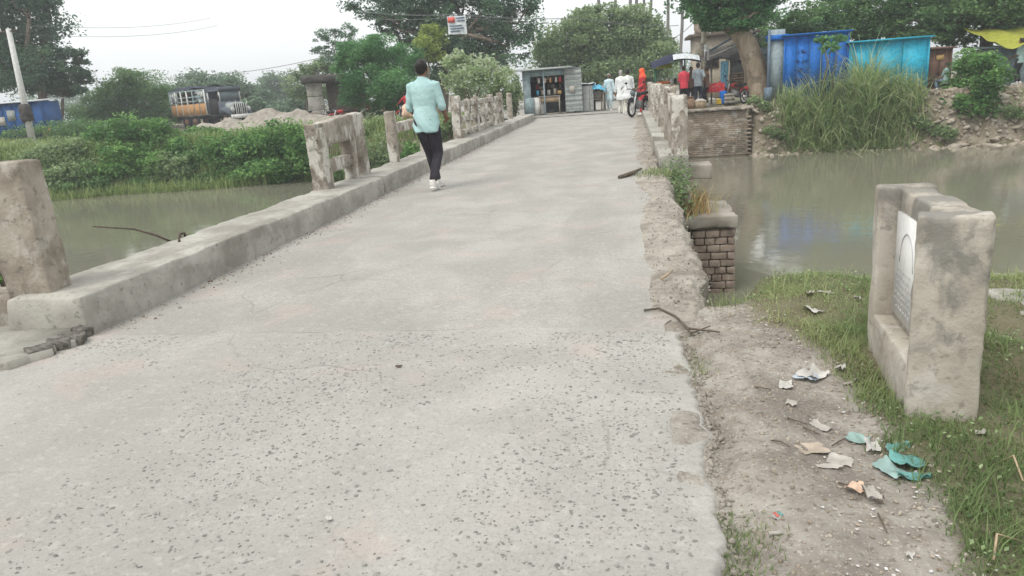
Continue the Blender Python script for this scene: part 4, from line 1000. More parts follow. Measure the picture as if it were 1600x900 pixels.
sp = MB(); sp.box((0, 0, 1.4), (.10, .12, 2.75)); sp.box((0, 0, .2), (.3, .3, .55)); sp.build('corner_post', MAT['steelblue'], t, loc=(-.62, .0, 0))
sp = MB(); sp.box((-.25, .3, h-.05), (.85, .6, .22)); sp.build('roof_box', MAT['blue'], t)
kiosk('turquoise painted metal kiosk behind the cane grass', 1327, 1446, 62, 148, 33.0, 'turq', 'turq', 2.2, 3)
t, w, h = kiosk('narrow brown metal kiosk right of the turquoise one', 1448, 1482, 76, 140, 33.3, 'brownp', 'brownp', 1.8, 2)
MB().box((.5*w, -.03, h*.78), (.28, .01, .2)).build('poster', MAT['ochre'], t)
t, w, h = kiosk('grey tin stall under a yellow green tarpaulin at the far right', 1548, 1640, 72, 152, 33.6, 'tinblue', 'tingrey', 2.2, 5, legs=False)
tp = np.linspace(0, 1, 14); U, Vv = np.meshgrid(tp, tp)
obj('tarpaulin', grid_mesh('tarpaulin', -.4+U*(w+.6), -.9+Vv*3.2, h+.15+.75*Vv*(1-.2*U)-.25*(1-Vv)*np.abs(np.sin(U*7))+.05*n2(U*5, Vv*5, 1, 5)), MAT['tarpgreen'], t)
# tin fence left of the blue container
t = thing('tin_fence', 'pale ribbed tin fence between the leaning tree and the blue container', 'fence', Yp(1172, 152, 35.6))
for i in range(3):
    o = obj('sheet', corr_panel(2.0, .98, .16, .022, True), MAT['bluegrey'], t, (i*.99, .015*(i % 2), .1))
MB().box((1.4, .06, .0), (3, .05, .25)).build('bottom_rail', MAT['greywood'], t)

# ------------------------------------------------------------------ market shacks behind the wall
def post(parent, x, y, z0, z1, w=.07, mat='greywood', name='post'): return MB().box((0, 0, (z1-z0)/2), (w, w, z1-z0)).build(name, MAT[mat], parent, loc=(x, y, z0))
# ruined house
b0 = Yp(1086, 140, 46); b0[2] = 0; k = mpp(b0)
hs_ = thing('ruined_house', 'crumbling plastered house with a projecting slab behind the market stalls', 'house', b0)
W = 85*k; top = (Yp(1090, 40, 46)[2]); mid = Yp(1090, 58, 46)[2]
MB().box((W/2, 1.6, mid/2), (W, 3.2, mid)).build('wall', MAT['plaster'], hs_)
rough('floor_slab', (W+.7, 3.9, .16), MAT['plasterdark'], hs_, (W/2, 1.5, mid+.0), step=.3, amp=.03, rnd=.03, seed=91)
up = MB()
for i, (x, ww, hh) in enumerate([(.4, .9, 1.0), (1.35, .7, .75), (2.3, .9, .95), (3.1, .5, .6)]): up.box((x, .5, mid+.17+hh/2), (ww, .3, hh))
r_ = random.Random(12)
for i, (x, ww, hh) in enumerate([(.45, .9, .95), (1.35, .8, .75), (2.25, .9, .9), (3.1, .6, .5)]): rough('broken_wall', (ww, .3, hh), MAT['brick'], hs_, (x, .4, mid+.17), step=.12, amp=.05, rnd=.04, seed=93+i, chip=.1)
for i, (x, z, w_, h_) in enumerate([(.9, mid-1.35, .9, .9), (2.45, mid-1.1, .95, .65)]):
    f = MB().box((0, 0, 0), (w_, .1, h_)).build('window', MAT['plasterdark'], hs_, loc=(x, -.02, z)); MB().box((0, -.06, 0), (w_*.8, .02, h_*.75)).build('pane', MAT['dark'], f); MB().box((0, -.12, h_/2+.08), (w_+.3, .35, .07)).build('ledge', MAT['plaster'], f)
# notice pole
p0 = Yp(1097, 150, 35.2); p0[2] = g(p0[0], p0[1]); tp_ = Yp(1100, 42, 35.2)
t = thing('notice_pole', 'concrete pole with pasted paper notices beside the red shirted man', 'pole', p0)
MB().tube([(0, 0, -.2), tp_-p0], [.12, .10], 8).build('shaft', MAT['cream'], t, True)
for i, (px, py, w_, h_) in enumerate([(1093, 78, .36, .62), (1103, 82, .26, .66)]):
    q = Yp(px, py, 35.0)-p0; MB().box(q, (w_, .03, h_)).build('notice', MAT['white' if i else 'cream'], t)
q = Yp(1103, 84, 34.97)-p0; MB().ring(q, .07, .025, 'x', 10, 4).box(q-[0, 0, .16], (.05, .02, .2)).build('printed_mark', MAT['dark'], t, rot=(0, 0, 0))
# shack with patched roof, hanging blue cloth and slatted wall
s0 = Yp(1108, 150, 35.8); s0[2] = 0; k = mpp(s0)
sh = thing('patched_shack', 'ramshackle wooden shack with a sagging patched roof behind the stalls', 'shack', s0)
W = 66*k; zt = Yp(1130, 93, 35.8)[2]
for x in (.1, W*.5, W-.1):
    for y in (0, 1.7): post(sh, x, y, 0, zt)
for i in range(9): MB().box((W*.72, -.02, .35+i*.11), (W*.52, .025, .095)).build('slat', MAT['wood'], sh, rot=(0, 0, 0))
MB().box((W*.72, .0, zt-.35), (W*.5, .03, .55)).build('board', MAT['tingrey'], sh)
MB().bar((W*.80, -.06, .2), (W*.92, -.06, zt-.15), .07, .05).build('brace', MAT['greywood'], sh)
U, Vv = np.meshgrid(np.linspace(0, 1, 20), np.linspace(0, 1, 12))
obj('roof', grid_mesh('roof', -.4+U*(W+.6), -.7+Vv*2.9, zt+.02+.45*Vv+.35*U*Vv+.10*n2(U*6, Vv*5, 1, 8)-.10*(1-Vv)), MAT['thatch'], sh)
for i, (x0, x1, z0, z1, mt) in enumerate([(.0, W*.55, .15, .5, 'papergrey'), (W*.3, W, .3, .95, 'tarpwhite'), (W*.45, W*1.05, .55, 1.15, 'greywood')]):
    MB().bar((x0, -.3+i*.2, zt+z0), (x1, -.1+i*.25, zt+z1), .5, .05).build('roof_patch', MAT[mt], sh)
MB().bar((-.1, .2, zt+.35), (W*.9, .3, zt+1.25), .09).build('roof_pole', MAT['steelblue'], sh)
U, Vv = np.meshgrid(np.linspace(0, 1, 16), np.linspace(0, 1, 10))
p1_ = Yp(1126, 96, 35.3); k = mpp(p1_)
tag(obj('hanging_cloth', grid_mesh('hanging_cloth', p1_[0]+U*13*k*(1-.3*Vv), p1_[1]+.06*np.sin(U*14+Vv*2), p1_[2]-Vv*50*k), MAT['clothblue']), 'light blue cloth hanging from the shack front', 'cloth')
# red draped table
tb = Yp(1104, 150, 34.4); tb[2] = g(tb[0], tb[1]); k = mpp(tb); W = 26*k
t = thing('market_table', 'low wooden table draped with red cloth in front of the shack', 'table', tb)
zt2 = Yp(1110, 136, 34.4)[2]-tb[2]
for x in (.05, W-.05):
    for y in (.05, .7): post(t, x, y, 0, zt2, .06, 'woodpale', 'leg')
MB().box((W/2, .38, zt2), (W, .8, .04)).build('top', MAT['woodpale'], t)
U, Vv = np.meshgrid(np.linspace(0, 1, 20), np.linspace(0, 1, 14))
zz = np.where(Vv < .45, -(.45-Vv)*.9, .0); obj('drape', grid_mesh('drape', -.04+U*(W+.08), np.where(Vv < .45, -.04+.03*np.sin(U*20), (Vv-.45)*1.5), zt2+.05+zz*.7+.14*np.abs(n2(U*4, Vv*4, 1, 4))*(Vv > .45)), MAT['clothred'], t)
for i, (px, py, mt, s, lab) in enumerate([(1124, 147, 'yellow', .22, 'yellow plastic crate below the red draped table'), (1130, 148, 'blue', .26, 'blue drum standing beside the yellow crate'), (1139, 147, 'greywood', .42, 'grey wooden chest between blue drum and parked motorbike')]):
    q = Yp(px, py, 34.0); q[2] = g(q[0], q[1])
    t = thing('crate' if i != 1 else 'drum', lab, 'crate' if i != 1 else 'drum', q)
    if i == 1: MB().tube([(0, 0, 0), (0, 0, .05), (0, 0, .5), (0, 0, .55)], [.13, .15, .15, .13], 12).build('body', MAT[mt], t, True); MB().ring((0, 0, .28), .15, .012, 'z', 14, 4).build('hoop', MAT['shedblue'], t)
    else:
        MB().box((0, 0, s*.5), (s, s, s)).build('body', MAT[mt], t)
        for z in (.15, .5, .85): MB().box((0, 0, s*z), (s+.03, s+.03, s*.16)).build('slat', MAT[mt], t)
# fruit stall with dark blue awning
f0 = Yp(1024, 160, 34.0); f0[2] = .0; k = mpp(f0)
fs = thing('fruit_stall', 'fruit stall with a dark blue awning at the end of the right railing', 'stall', f0)
W = 46*k; zt3 = Yp(1045, 95, 34)[2]; ztop = Yp(1060, 84, 34)[2]
U, Vv = np.meshgrid(np.linspace(0, 1, 18), np.linspace(0, 1, 10))
obj('awning', grid_mesh('awning', -.15+U*(W+.75), -.8+Vv*2.6, zt3-.22+.30*np.sin(U*2.6)+.35*np.sin(Vv*3.0)*.8+.03*n2(U*6, Vv*6, 1, 6)-.12*(1-Vv)), MAT['tarpblue'], fs)
obj('awning_top', grid_mesh('awning_top', .75+U*(W-.2), -.84+Vv*.5, zt3-.20+.30*np.sin((U*(W-.2)+.9)/(W+.75)*2.6)-.07+Vv*.22), MAT['tarpwhite'], fs)
for x in (0.05, W*.98):
    for y in (0, 1.6): post(fs, x, y, 0, zt3-.1+.3*x/W, .06, 'greenp')
post(fs, W*.86, -.1, 0, zt3, .09, 'white', 'pole')
zc = Yp(1045, 133, 34)[2]
MB().box((W*.45, .6, zc), (W*1.1, 1.2, .05)).build('counter', MAT['woodpale'], fs)
MB().box((W*.3, .05, zc-.18), (W*.6, .05, .3)).build('counter_front', MAT['wood'], fs)
for x in (0, W*.9): post(fs, x, .1, 0, zc, .08, 'wood', 'leg')
MB().box((.35, -.1, zt3-.2), (.75, .02, .2)).build('sign_strip', MAT['tarpgreen'], fs)
fr_mesh = MB().ball((0, 0, 0), (.05, .05, .048), 8, 6).mesh('fruit', True); fr_mesh.materials.append(MAT['fruit'])
r_ = random.Random(6)
for i in range(26):
    obj('fruit', fr_mesh, None, None, f0+np.array([.05+r_.random()*W*.55, .15+r_.random()*.5, zc+.075+r_.random()*.07]))
for o in [o for o in COL.objects if o.name.split('.')[0] == 'fruit']: tag(o, 'orange fruit piled on the stall counter', 'fruit', 'fruit on the stall counter')
for i, (x, hh, mt, lab) in enumerate([(W*.42, .3, 'cream', 'cream jar standing on the fruit stall counter'), (W*.55, .22, 'white', 'short white jar on the fruit stall counter'), (W*.68, .24, 'bikeblack', 'black pot on the fruit stall counter')]):
    tag(MB().tube([(0, 0, 0), (0, 0, hh*.7), (0, 0, hh*.8), (0, 0, hh)], [.07, .08, .05, .05], 10).build('jar', MAT[mt], None, True, f0+np.array([x, .3, zc+.03])), lab, 'jar')
sc = f0+np.array([.55, .5, zt3-.75])
t = thing('hanging_scale', 'hanging weighing scale over the stall counter', 'scale', sc); MB().tube([(0, 0, .6), (0, 0, 0)], .012, 5).build('chain', MAT['rust'], t); MB().tube([(0, 0, -.04), (0, 0, 0)], [.10, .17], 12).build('pan', MAT['leaf_olive'] if False else MAT['greenp'], t)
# baskets on the wall
for i, (px, py, mt, lab) in enumerate([(1094, 163, 'basket', 'round woven basket on the brick wall coping'), (1080, 162, 'wood', 'brown earthen pot on the coping behind the first right post')]):
    q = Yp(px, py, 31.8); q[2] = WATER+1.94
    t = thing('basket' if i == 0 else 'pot', lab, 'basket' if i == 0 else 'pot', q)
    if i == 0:
        MB().tube([(0, 0, 0), (0, 0, .18), (0, 0, .30)], [.20, .25, .24], 14).build('bowl', MAT[mt], t, True); MB().ring((0, 0, .3), .24, .02, 'z', 16, 5).build('rim', MAT['cream'], t); MB().ball((0, 0, .32), (.2, .2, .07)).build('filling', MAT['papergrey'], t, True)
    else: MB().tube([(0, 0, 0), (0, 0, .2), (0, 0, .38), (0, 0, .44), (0, 0, .48)], [.12, .21, .14, .10, .13], 14).build('body', MAT[mt], t, True); MB().ring((0, 0, .48), .13, .02, 'z', 14, 5).build('rim', MAT['brownp'], t)

# ------------------------------------------------------------------ tin shop and tarp stall straight ahead
k0 = Yp(820, 174, 35.5); k0[2] = .0; k = mpp(k0); W = 68*k
ts = thing('tin_shop', 'grey tin shop with open shutters and shelves of goods at the bridge end', 'shop', k0, .12)
zt = Yp(850, 108, 35.5)[2]
mb = MB(); mb.box((W/2, 1.7, zt/2), (W, .04, zt)); mb.box((0, .85, zt/2), (.04, 1.7, zt)); mb.box((W, .85, zt/2), (.04, 1.7, zt)); mb.build('wall', MAT['tingrey'], ts)
MB().box((W/2, .85, .04), (W, 1.7, .08)).build('floor', MAT['greywood'], ts)
MB().box((W/2, 1.65, zt*.62), (W-.1, .03, zt*.7)).build('back_lining', MAT['shop_in'], ts)
MB().box((W/2-.1, .75, zt+.04), (W+.75, 2.4, .05), 0, .04).build('roof', MAT['tingrey'], ts)
MB().box((W/2, -.02, zt-.16), (W, .04, .3)).build('fascia', MAT['tinblue'], ts)
MB().box((.17, -.03, zt/2), (.34, .04, zt)).build('front_panel', MAT['bluegrey'], ts)
o = obj('shutter', corr_panel(zt-.15, .8, .2, .02, True), MAT['tingrey'], ts, (W*.94, -.1, .1), (0, 0, -.25))
for i in range(9): MB().box((.40, -.05, .12+i*.24), (.8, .012, .02)).build('shutter_rib', MAT['tinblue'], ts, loc=(W*.94, -.07, 0), rot=(0, 0, -.25))
MB().box((.35, -.09, zt*.52), (.24, .01, .3)).build('shutter_notice', MAT['papergrey'], ts, loc=(W*.94, -.07, 0), rot=(0, 0, -.25))
MB().box((W*.12, -.05, .42), (.42, .03, .84)).build('shutter_leaf', MAT['tinblue'], ts, rot=(0, 0, 0))
MB().box((W*.33, .02, .42), (.5, .04, .84)).build('counter_panel', MAT['white'], ts)
MB().box((W*.58, .1, .85), (W*.5, .5, .05)).build('counter', MAT['greywood'], ts)
MB().box((W*.58, -.1, .70), (W*.48, .03, .22)).build('counter_front', MAT['woodpale'], ts)
for x in (W*.36, W*.8): post(ts, x, -.12, 0, .85, .06, 'greywood', 'leg')
post(ts, W*.47, -.14, 0, zt, .07, 'bluegrey')
for z in (1.15, 1.55, 1.9):
    s_ = MB().box((W*.55, 1.45, z), (W*.7, .3, .03)).build('shelf', MAT['wood'], ts)
bx_m = {}
r_ = random.Random(3)
for z in (.9, 1.17, 1.57):
    x = W*.32
    while x < W*.88:
        w_, h_ = r_.uniform(.08, .2), r_.uniform(.12, .28); mt = r_.choice(['card', 'red', 'ochre', 'paper', 'brownp', 'tarpsky', 'wood', 'card', 'shop_in'])
        tag(MB().box((0, 0, h_/2), (w_, .16, h_)).build('goods_box', MAT[mt], None, loc=k0+np.array([x*math.cos(.12)-(1.4 if z > 1 else .2)*math.sin(.12), x*math.sin(.12)+(1.4 if z > 1 else .2)*math.cos(.12), z+.03]), rot=(0, 0, .12)),
            'small packaged goods on the shelves of the tin shop', 'goods', 'goods in the tin shop'); x += w_+r_.uniform(.03, .15)
for i, (x, mt) in enumerate([(.36, 'paper'), (.5, 'beige'), (.62, 'orange'), (.75, 'paper'), (.84, 'red')]):
    q = k0+np.array([x*W*math.cos(.12), x*W*math.sin(.12), zt-.5]); tag(MB().tube([(0, 0, .12), (0, 0, .1), (0, 0, -.12)], [.01, .05, .06], 7).build('hanging_packet', MAT[mt], None, loc=q), 'packet strip hanging in the tin shop opening', 'packet', 'packets hanging in the tin shop')
# tarp stall
q0 = Yp(899, 175, 36.2); q0[2] = 0; k = mpp(q0); W = 46*k
tsx = thing('tarp_stall', 'low stall under a white and blue tarpaulin right of the tin shop', 'stall', q0)
zt = Yp(920, 132, 36.2)[2]
U, Vv = np.meshgrid(np.linspace(0, 1, 16), np.linspace(0, 1, 10))
obj('tarpaulin', grid_mesh('tarpaulin', -.1+U*W*.75, -.5+Vv*2, zt+.05-.02*U+.06*n2(U*5, Vv*5, 1, 2)), MAT['tarpwhite'], tsx)
obj('blue_tarpaulin', grid_mesh('blue_tarpaulin', W*.62+U*W*.42, -.6+Vv*2, zt-.02-.12*U+.08*n2(U*5, Vv*5, 1, 3)-.18*(1-Vv)**3), MAT['tarpsky'], tsx)
for x in (0, W*.5, W*.98):
    for y in (-.4, 1.3): post(tsx, x, y, 0, zt, .06)
obj('side_sheet', corr_panel(.9, zt-.1, .12, .02), MAT['tingrey'], tsx, (0, -.42, .05))
MB().box((W*.3, 1.35, zt*.5), (W*.7, .04, zt)).build('back', MAT['shop_in'], tsx)
MB().box((W*.68, .2, .55), (W*.5, .7, .05)).build('counter', MAT['greywood'], tsx)
for x in (W*.46, W*.9): post(tsx, x, -.05, 0, .55, .07, 'greywood', 'leg')
for i, (x, y, w_, h_, mt, lab) in enumerate([(.55, .0, .3, .35, 'papergrey', 'grey sack on the tarp stall bench'), (.75, .0, .34, .42, 'greywood', 'pale bundle on the tarp stall bench'), (.86, .1, .2, .3, 'wood', 'brown bundle at the end of the tarp stall bench')]):
    V, F = rbox(w_, .3, h_, step=.08, amp=.03, rnd=.08, seed=i); tag(obj('bundle', make_mesh('bundle', V, F, True), MAT[mt], None, q0+np.array([W*x, y+.1, .575])), lab, 'bundle')
# ------------------------------------------------------------------ far left: block hut, blue shed, pole, wires, banner
h0 = Yp(486, 193, 46); h0[2] = g(h0[0], h0[1]); k = mpp(h0)
bh = thing('block_hut', 'small hut with a front pier of three stacked concrete blocks and dark roof', 'hut', h0, .35)
zt = Yp(490, 128, 46)[2]-h0[2]; bhh = zt/3
for i in range(3): rough('block', (24*k, .5, bhh-.03), MAT['kerb'], bh, (12*k, .25, i*bhh), step=.2, amp=.012, rnd=.03, seed=i+3)
MB().box((2.3, 1.0, zt*.5), (2.2, .06, zt)).build('back_wall', MAT['plasterdark'], bh)
MB().box((3.4, .4, zt*.5), (.12, 1.2, zt)).build('side_wall', MAT['plasterdark'], bh)
V, F = rbox(3.9, 2.0, .42, step=.15, amp=.09, rnd=.12, seed=4); obj('roof', make_mesh('roof', V, F, True), MAT['thatch'], bh, (1.75, .5, zt-.06))
s0 = Yp(2, 214, 40); s0[2] = g(s0[0], s0[1]); k = mpp(s0)
bs = thing('blue_shed', 'blue painted shed behind the leaning pole at the far left', 'shed', s0, .1)
W = 70*k; zt = Yp(30, 160, 40)[2]-s0[2]
MB().box((W*.3, 1, zt/2), (W*1.4, 2, zt)).build('wall', MAT['shedblue'], bs)
for i in range(7): MB().box((-W*.38+i*W*.226, -.02, zt/2), (W*.2, .03, zt-.1)).build('plank', MAT['shedblue'], bs)
MB().box((W*.3, 1, zt+.08), (W*1.55, 2.5, .06), 0, .05).build('roof', MAT['tarpwhite'], bs)
for i, (x, z, w_, h_) in enumerate([(.12, .55, .4, .5), (.36, .68, .5, .6), (.78, .6, .3, .5)]):
    MB().box((W*x, -.05, zt*z), (w_, .02, h_)).build('notice', MAT['papergrey' if i != 1 else 'tingrey'], bs)
q = Yp(76, 216, 39.5); q[2] = g(q[0], q[1]); t = thing('signboard', 'ochre board standing at the corner of the blue shed', 'board', q)
hh = Yp(76, 197, 39.5)[2]-q[2]; MB().box((0, 0, hh*.55), (.52, .04, hh*.9)).build('panel', MAT['ochre'], t); post(t, -.2, .04, -.1, hh, .05); post(t, .2, .04, -.1, hh, .05)
p0 = Yp(50, 218, 37.5); zz = g(p0[0], p0[1]); pt = Yp(13, 45, 37.5)
t = thing('utility_pole', 'leaning white concrete utility pole at the far left', 'pole', (p0[0], p0[1], zz)); b = np.array([p0[0], p0[1], zz])
MB().tube([(0, 0, -.4), pt-b], [.19, .13], 8).build('shaft', MAT['pole'], t, True)
MB().bar(pt-b+[-.6, 0, -.15], pt-b+[.6, 0, -.1], .07).build('crossarm', MAT['rust'], t)
for x in (-.5, 0, .5): MB().tube([pt-b+[x, 0, -.12], pt-b+[x, 0, .06]], [.04, .03], 7).build('insulator', MAT['white'], t)
V, F = rbox(.55, .5, .9, step=.1, amp=.10, rnd=.15, seed=3); obj('wrapped_bundle', make_mesh('wrapped_bundle', V, F, True), MAT['thatch'], t, Yp(44, 190, 37.4)-b)
def wire(label, pts, rad, group='overhead wires'):
    P = [np.asarray(p) for p in pts]; Q = []
    for a, c in zip(P[:-1], P[1:]):
        L = np.linalg.norm(c-a)
        for s in np.linspace(0, 1, 14)[:-1]: Q.append(a+(c-a)*s-[0, 0, .02*L*4*s*(1-s)])
    Q.append(P[-1]); tag(MB().tube([q-Q[0] for q in Q], rad, 5).build('wire', MAT['wire'], None, True, Q[0]), label, 'wire', group)
wire('topmost overhead wire from the leaning pole', [Yp(13, 40, 37.5), Yp(60, 40, 41), Yp(330, 28, 60)], .012)
wire('second overhead wire from the leaning pole', [Yp(13, 50, 37.5), Yp(70, 55, 41), Yp(340, 40, 60)], .012)
wire('long sagging wire crossing the sky above the truck', [Yp(140, 128, 60), Yp(300, 118, 60), Yp(480, 95, 58), Yp(620, 40, 50)], .022)
wire('upper wire across the great tree carrying the banner', [Yp(560, 18, 41), Yp(715, 22, 40), Yp(900, 28, 42), Yp(1060, 40, 46)], .018)
wire('lower wire across the great tree', [Yp(560, 28, 41.5), Yp(720, 26, 40.5), Yp(880, 36, 42)], .014)
wire('thin wire between the palms and the ruined house', [Yp(1040, 62, 60), Yp(1090, 28, 46)], .02)
b0 = Yp(714, 39, 39.8); k = mpp(b0)
t = thing('hanging_banner', 'small white banner with a red block hanging from the wire in the tree', 'banner', b0)
U, Vv = np.meshgrid(np.linspace(0, 1, 10), np.linspace(0, 1, 8))
obj('cloth', grid_mesh('cloth', (-15+U*30)*k, .04*np.sin(U*5+Vv*3), (14-Vv*27-U*1.5)*k), MAT['tarpwhite'], t)
MB().box((-8*k, -.06, 8*k), (11*k, .01, 8*k)).build('red_print', MAT['packred'], t)
mb = MB()
for i, (x, z, w_) in enumerate([(6, 10, 14), (7, 6, 12), (-2, -1, 20), (0, -5, 22), (-3, -9, 16)]): mb.box((x*k, -.06, z*k), (w_*k, .01, 2*k))
mb.build('printed_lines', MAT['steelblue'], t)
t = thing('traffic_mirror_sign', 'small white triangular board sticking out of the shrubs', 'sign', Yp(166, 200, 32.5)); k = mpp(Yp(166, 200, 32.5))
mb = MB(); mb.add([(-7*k, 0, 5*k), (7*k, 0, 6*k), (0, 0, -8*k), (-7*k, .04, 5*k), (7*k, .04, 6*k), (0, .04, -8*k)], [(0, 2, 1), (3, 4, 5), (0, 1, 4, 3), (1, 2, 5, 4), (2, 0, 3, 5)]); mb.build('board', MAT['tarpwhite'], t); post(t, 0, .05, -1.6, -.1, .05)
# earth heap right of the truck
xs = np.linspace(-7, 7, 60); ys = np.linspace(-2, 2, 24); U, Vv = np.meshgrid(xs, ys)
e0 = Yp(425, 195, 43); e0[2] = g(e0[0], e0[1])
Zh = .95*np.exp(-(U/5.5)**4-(Vv/1.2)**2)*(1+.35*n2(U, Vv, 1.1, 5))-.08
o = tag(obj('earth_heap', grid_mesh('earth_heap', U, Vv, Zh), MAT['dust'], None, e0), 'long pale heap of earth between the truck and the block hut', 'heap')
# ------------------------------------------------------------------ people
def remesh(mb, voxel, smooth=4):
    me = mb.mesh('tmp'); o = bpy.data.objects.new('tmp', me); COL.objects.link(o)
    m = o.modifiers.new('r', 'REMESH'); m.mode = 'VOXEL'; m.voxel_size = voxel; m.use_smooth_shade = True
    s = o.modifiers.new('s', 'SMOOTH'); s.factor = .5; s.iterations = smooth
    dg = bpy.context.evaluated_depsgraph_get(); out = bpy.data.meshes.new_from_object(o.evaluated_get(dg))
    bpy.data.objects.remove(o); bpy.data.meshes.remove(me)
    out.polygons.foreach_set('use_smooth', np.ones(len(out.polygons), bool)); return out
def joint(a, c, l1, l2, bend):
    a, c = np.asarray(a, float), np.asarray(c, float); d = c-a; L = min(np.linalg.norm(d), (l1+l2)*.998); u = d/np.linalg.norm(d)
    x = (l1*l1-l2*l2+L*L)/(2*L); h = math.sqrt(max(0, l1*l1-x*x)); b = np.asarray(bend, float); b = b-u*(b @ u); b /= np.linalg.norm(b)
    return a+u*x+b*h
def hand(mb, w, d, n, curl=.5, s=1.0):
    """palm and five bent fingers; w wrist, d pointing along the hand, n palm normal"""
    d = np.asarray(d, float); d /= np.linalg.norm(d); n = np.asarray(n, float); n = n-d*(n @ d); n /= np.linalg.norm(n); sd = np.cross(d, n)
    mb.tube([w-d*.01, w+d*.04*s, w+d*.085*s], [.024*s, .034*s, .034*s], 8, (1, .55))
    for i, (off, L) in enumerate([(-.030, .062), (-.010, .076), (.011, .072), (.030, .058)]):
        b = w+d*.082*s+sd*off*s; k1 = b+(d*math.cos(curl*.5)+n*math.sin(curl*.5))*L*.5*s; k2 = k1+(d*math.cos(curl*1.4)+n*math.sin(curl*1.4))*L*.35*s; k3 = k2+(d*math.cos(curl*2.2)+n*math.sin(curl*2.2))*L*.25*s
        mb.tube([b, k1, k2, k3], [.0095*s, .0088*s, .0080*s, .0062*s], 6)
    b = w+d*.03*s-sd*.030*s; mb.tube([b, b+(d*.6-sd*.7+n*.3)*.035*s, b+(d*.9-sd*.6+n*.6)*.055*s], [.012*s, .0105*s, .0085*s], 6)
def person(label, loc, rz, height=1.7, lf=(-.10, .0, 0), rf=(.10, .0, 0), lh=(-.27, .08, .78), rh=(.27, .08, .78), top='shirt_grey', bottom='trouser_dark', skin='skin', hair='hair', shoe='shoe',
           voxel=.018, lean=0.0, hip=.93, longshirt=0.0, sleeves=.55, headturn=0.0, headscarf=None, knee=(0, 1, 0), cap=None, heel=0.0, sit=False, shoulders=1.0, elbow=(0, -1, -.15)):
    t = thing('person', label, 'person', loc, rz); t.scale = (height/1.7,)*3
    H = np.array([0, 0, hip]); dz = hip-.93
    sh = lambda z: np.array([0, lean*(z-.93), z+dz])
    def sp(x, y, z): return sh(z)+np.array([x, y, 0])
    LS, RS = sp(-.175*shoulders, 0, 1.385), sp(.175*shoulders, 0, 1.385)
    LH_, RH_ = np.array([-.085, 0, .90+dz]), np.array([.085, 0, .90+dz])
    lh, rh = np.asarray(lh, float), np.asarray(rh, float); lfp, rfp = np.array(lf)+[0, 0, .085], np.array(rf)+[0, 0, .085+heel]
    LE, RE = joint(LS, lh, .29, .26, np.array(elbow)*[-1, 1, 1]), joint(RS, rh, .29, .26, elbow)
    LK, RK = joint(LH_, lfp, .43, .42, knee), joint(RH_, rfp, .43, .42, knee)
    rings = [(.80, .10, .09), (.86, .155, .112), (.94, .163, .118), (1.04, .142, .102), (1.12, .140, .10), (1.22, .158, .11), (1.32, .178*shoulders, .112), (1.385, .172*shoulders, .098), (1.43, .115, .078), (1.465, .062, .06)]
    def torso(mb, grow, z0, z1, flare=0.0):
        R = []
        for z, rx, ry in rings:
            if z0 <= z <= z1: c = sh(z); R.append((c[0], c[1], c[2], rx+grow+flare*max(0, 1.0-z), ry+grow+flare*max(0, 1.0-z)))
        mb.loft(R, 20)
    body = MB(); torso(body, 0, .8, 1.47)
    hc = sp(0, .012, 1.585); cr, sr = math.cos(headturn), math.sin(headturn)
    hd = lambda x, y, z: hc+np.array([x*cr-y*sr, x*sr+y*cr, z])
    body.tube([sp(0, -.005, 1.42), sp(0, 0, 1.50), hd(0, .0, -.03)], [.062, .052, .05], 10)
    body.ball(hd(0, -.008, .022), (.074, .092, .093), 14, 10); body.ball(hd(0, .022, -.045), (.056, .066, .068), 12, 8)
    body.tube([hd(0, .085, .015), hd(0, .107, -.022), hd(0, .09, -.032)], [.010, .016, .010], 6)
    for s_ in (-1, 1): body.ball(hd(s_*.076, -.008, -.01), (.012, .022, .032), 8, 6)
    body.ball(hd(0, .083, -.062), (.024, .010, .008), 8, 5)
    for S, E, Hn, s_ in ((LS, LE, lh, -1), (RS, RE, rh, 1)):
        body.tube([S*.9+sp(0, 0, 1.385)*.1, S, S+(E-S)*.4, E, E+(Hn-E)*.35, Hn], [.05, .052, .047, .038, .039, .026], 10)
        hand(body, Hn, (Hn-E)+np.array([0, 0, -.02]), (-s_, .2, 0), .6)
    for Hp, K, A, s_ in ((LH_, LK, lfp, -1), (RH_, RK, rfp, 1)):
        body.tube([Hp+[0, 0, .02], Hp+(K-Hp)*.4, K, K+(A-K)*.3, A], [.085, .078, .055, .055, .036], 10)
        body.tube([A, A+[0, .03, -.045], A+[0, .15, -.06]], [.036, .036, .022], 8)
    obj('body', remesh(body, voxel*.62 if voxel < .012 else voxel*.8, 2), MAT[skin], t)
    # face marks
    ey = MB()
    for s_ in (-1, 1): ey.ball(hd(s_*.030, .083, .008), (.013, .006, .007), 8, 5); ey.box(hd(s_*.031, .090, .030), (.034, .008, .007))
    ey.build('eyes', MAT['hair'], t)
    hr = MB()
    if headscarf:
        hr.ball(hd(0, -.012, .03), (.096, .115, .115), 14, 10); hr.loft([(*sp(0, -.02, 1.33)[:2], sp(0, 0, 1.33)[2], .20, .14), (*sp(0, -.02, 1.44)[:2], sp(0, 0, 1.44)[2], .15, .12), (*hd(0, -.02, 0)[:2], hd(0, 0, 0)[2], .092, .10)], 14)
        obj('headscarf', remesh(hr, .02, 4), MAT[headscarf], t)
    else:
        hr.ball(hd(0, -.022, .036), (.082, .092, .092), 14, 10); hr.ball(hd(0, -.055, -.01), (.068, .05, .065), 12, 8); hr.ball(hd(0, .02, .085), (.066, .07, .04), 12, 8)
        for s_ in (-1, 1): hr.ball(hd(s_*.066, -.02, .02), (.02, .045, .05), 8, 6)
        obj('hair', remesh(hr, .012, 2), MAT[hair], t)
    # shirt
    st = MB(); g_ = .010
    R = []
    z0 = .84-longshirt if longshirt < .1 else .84
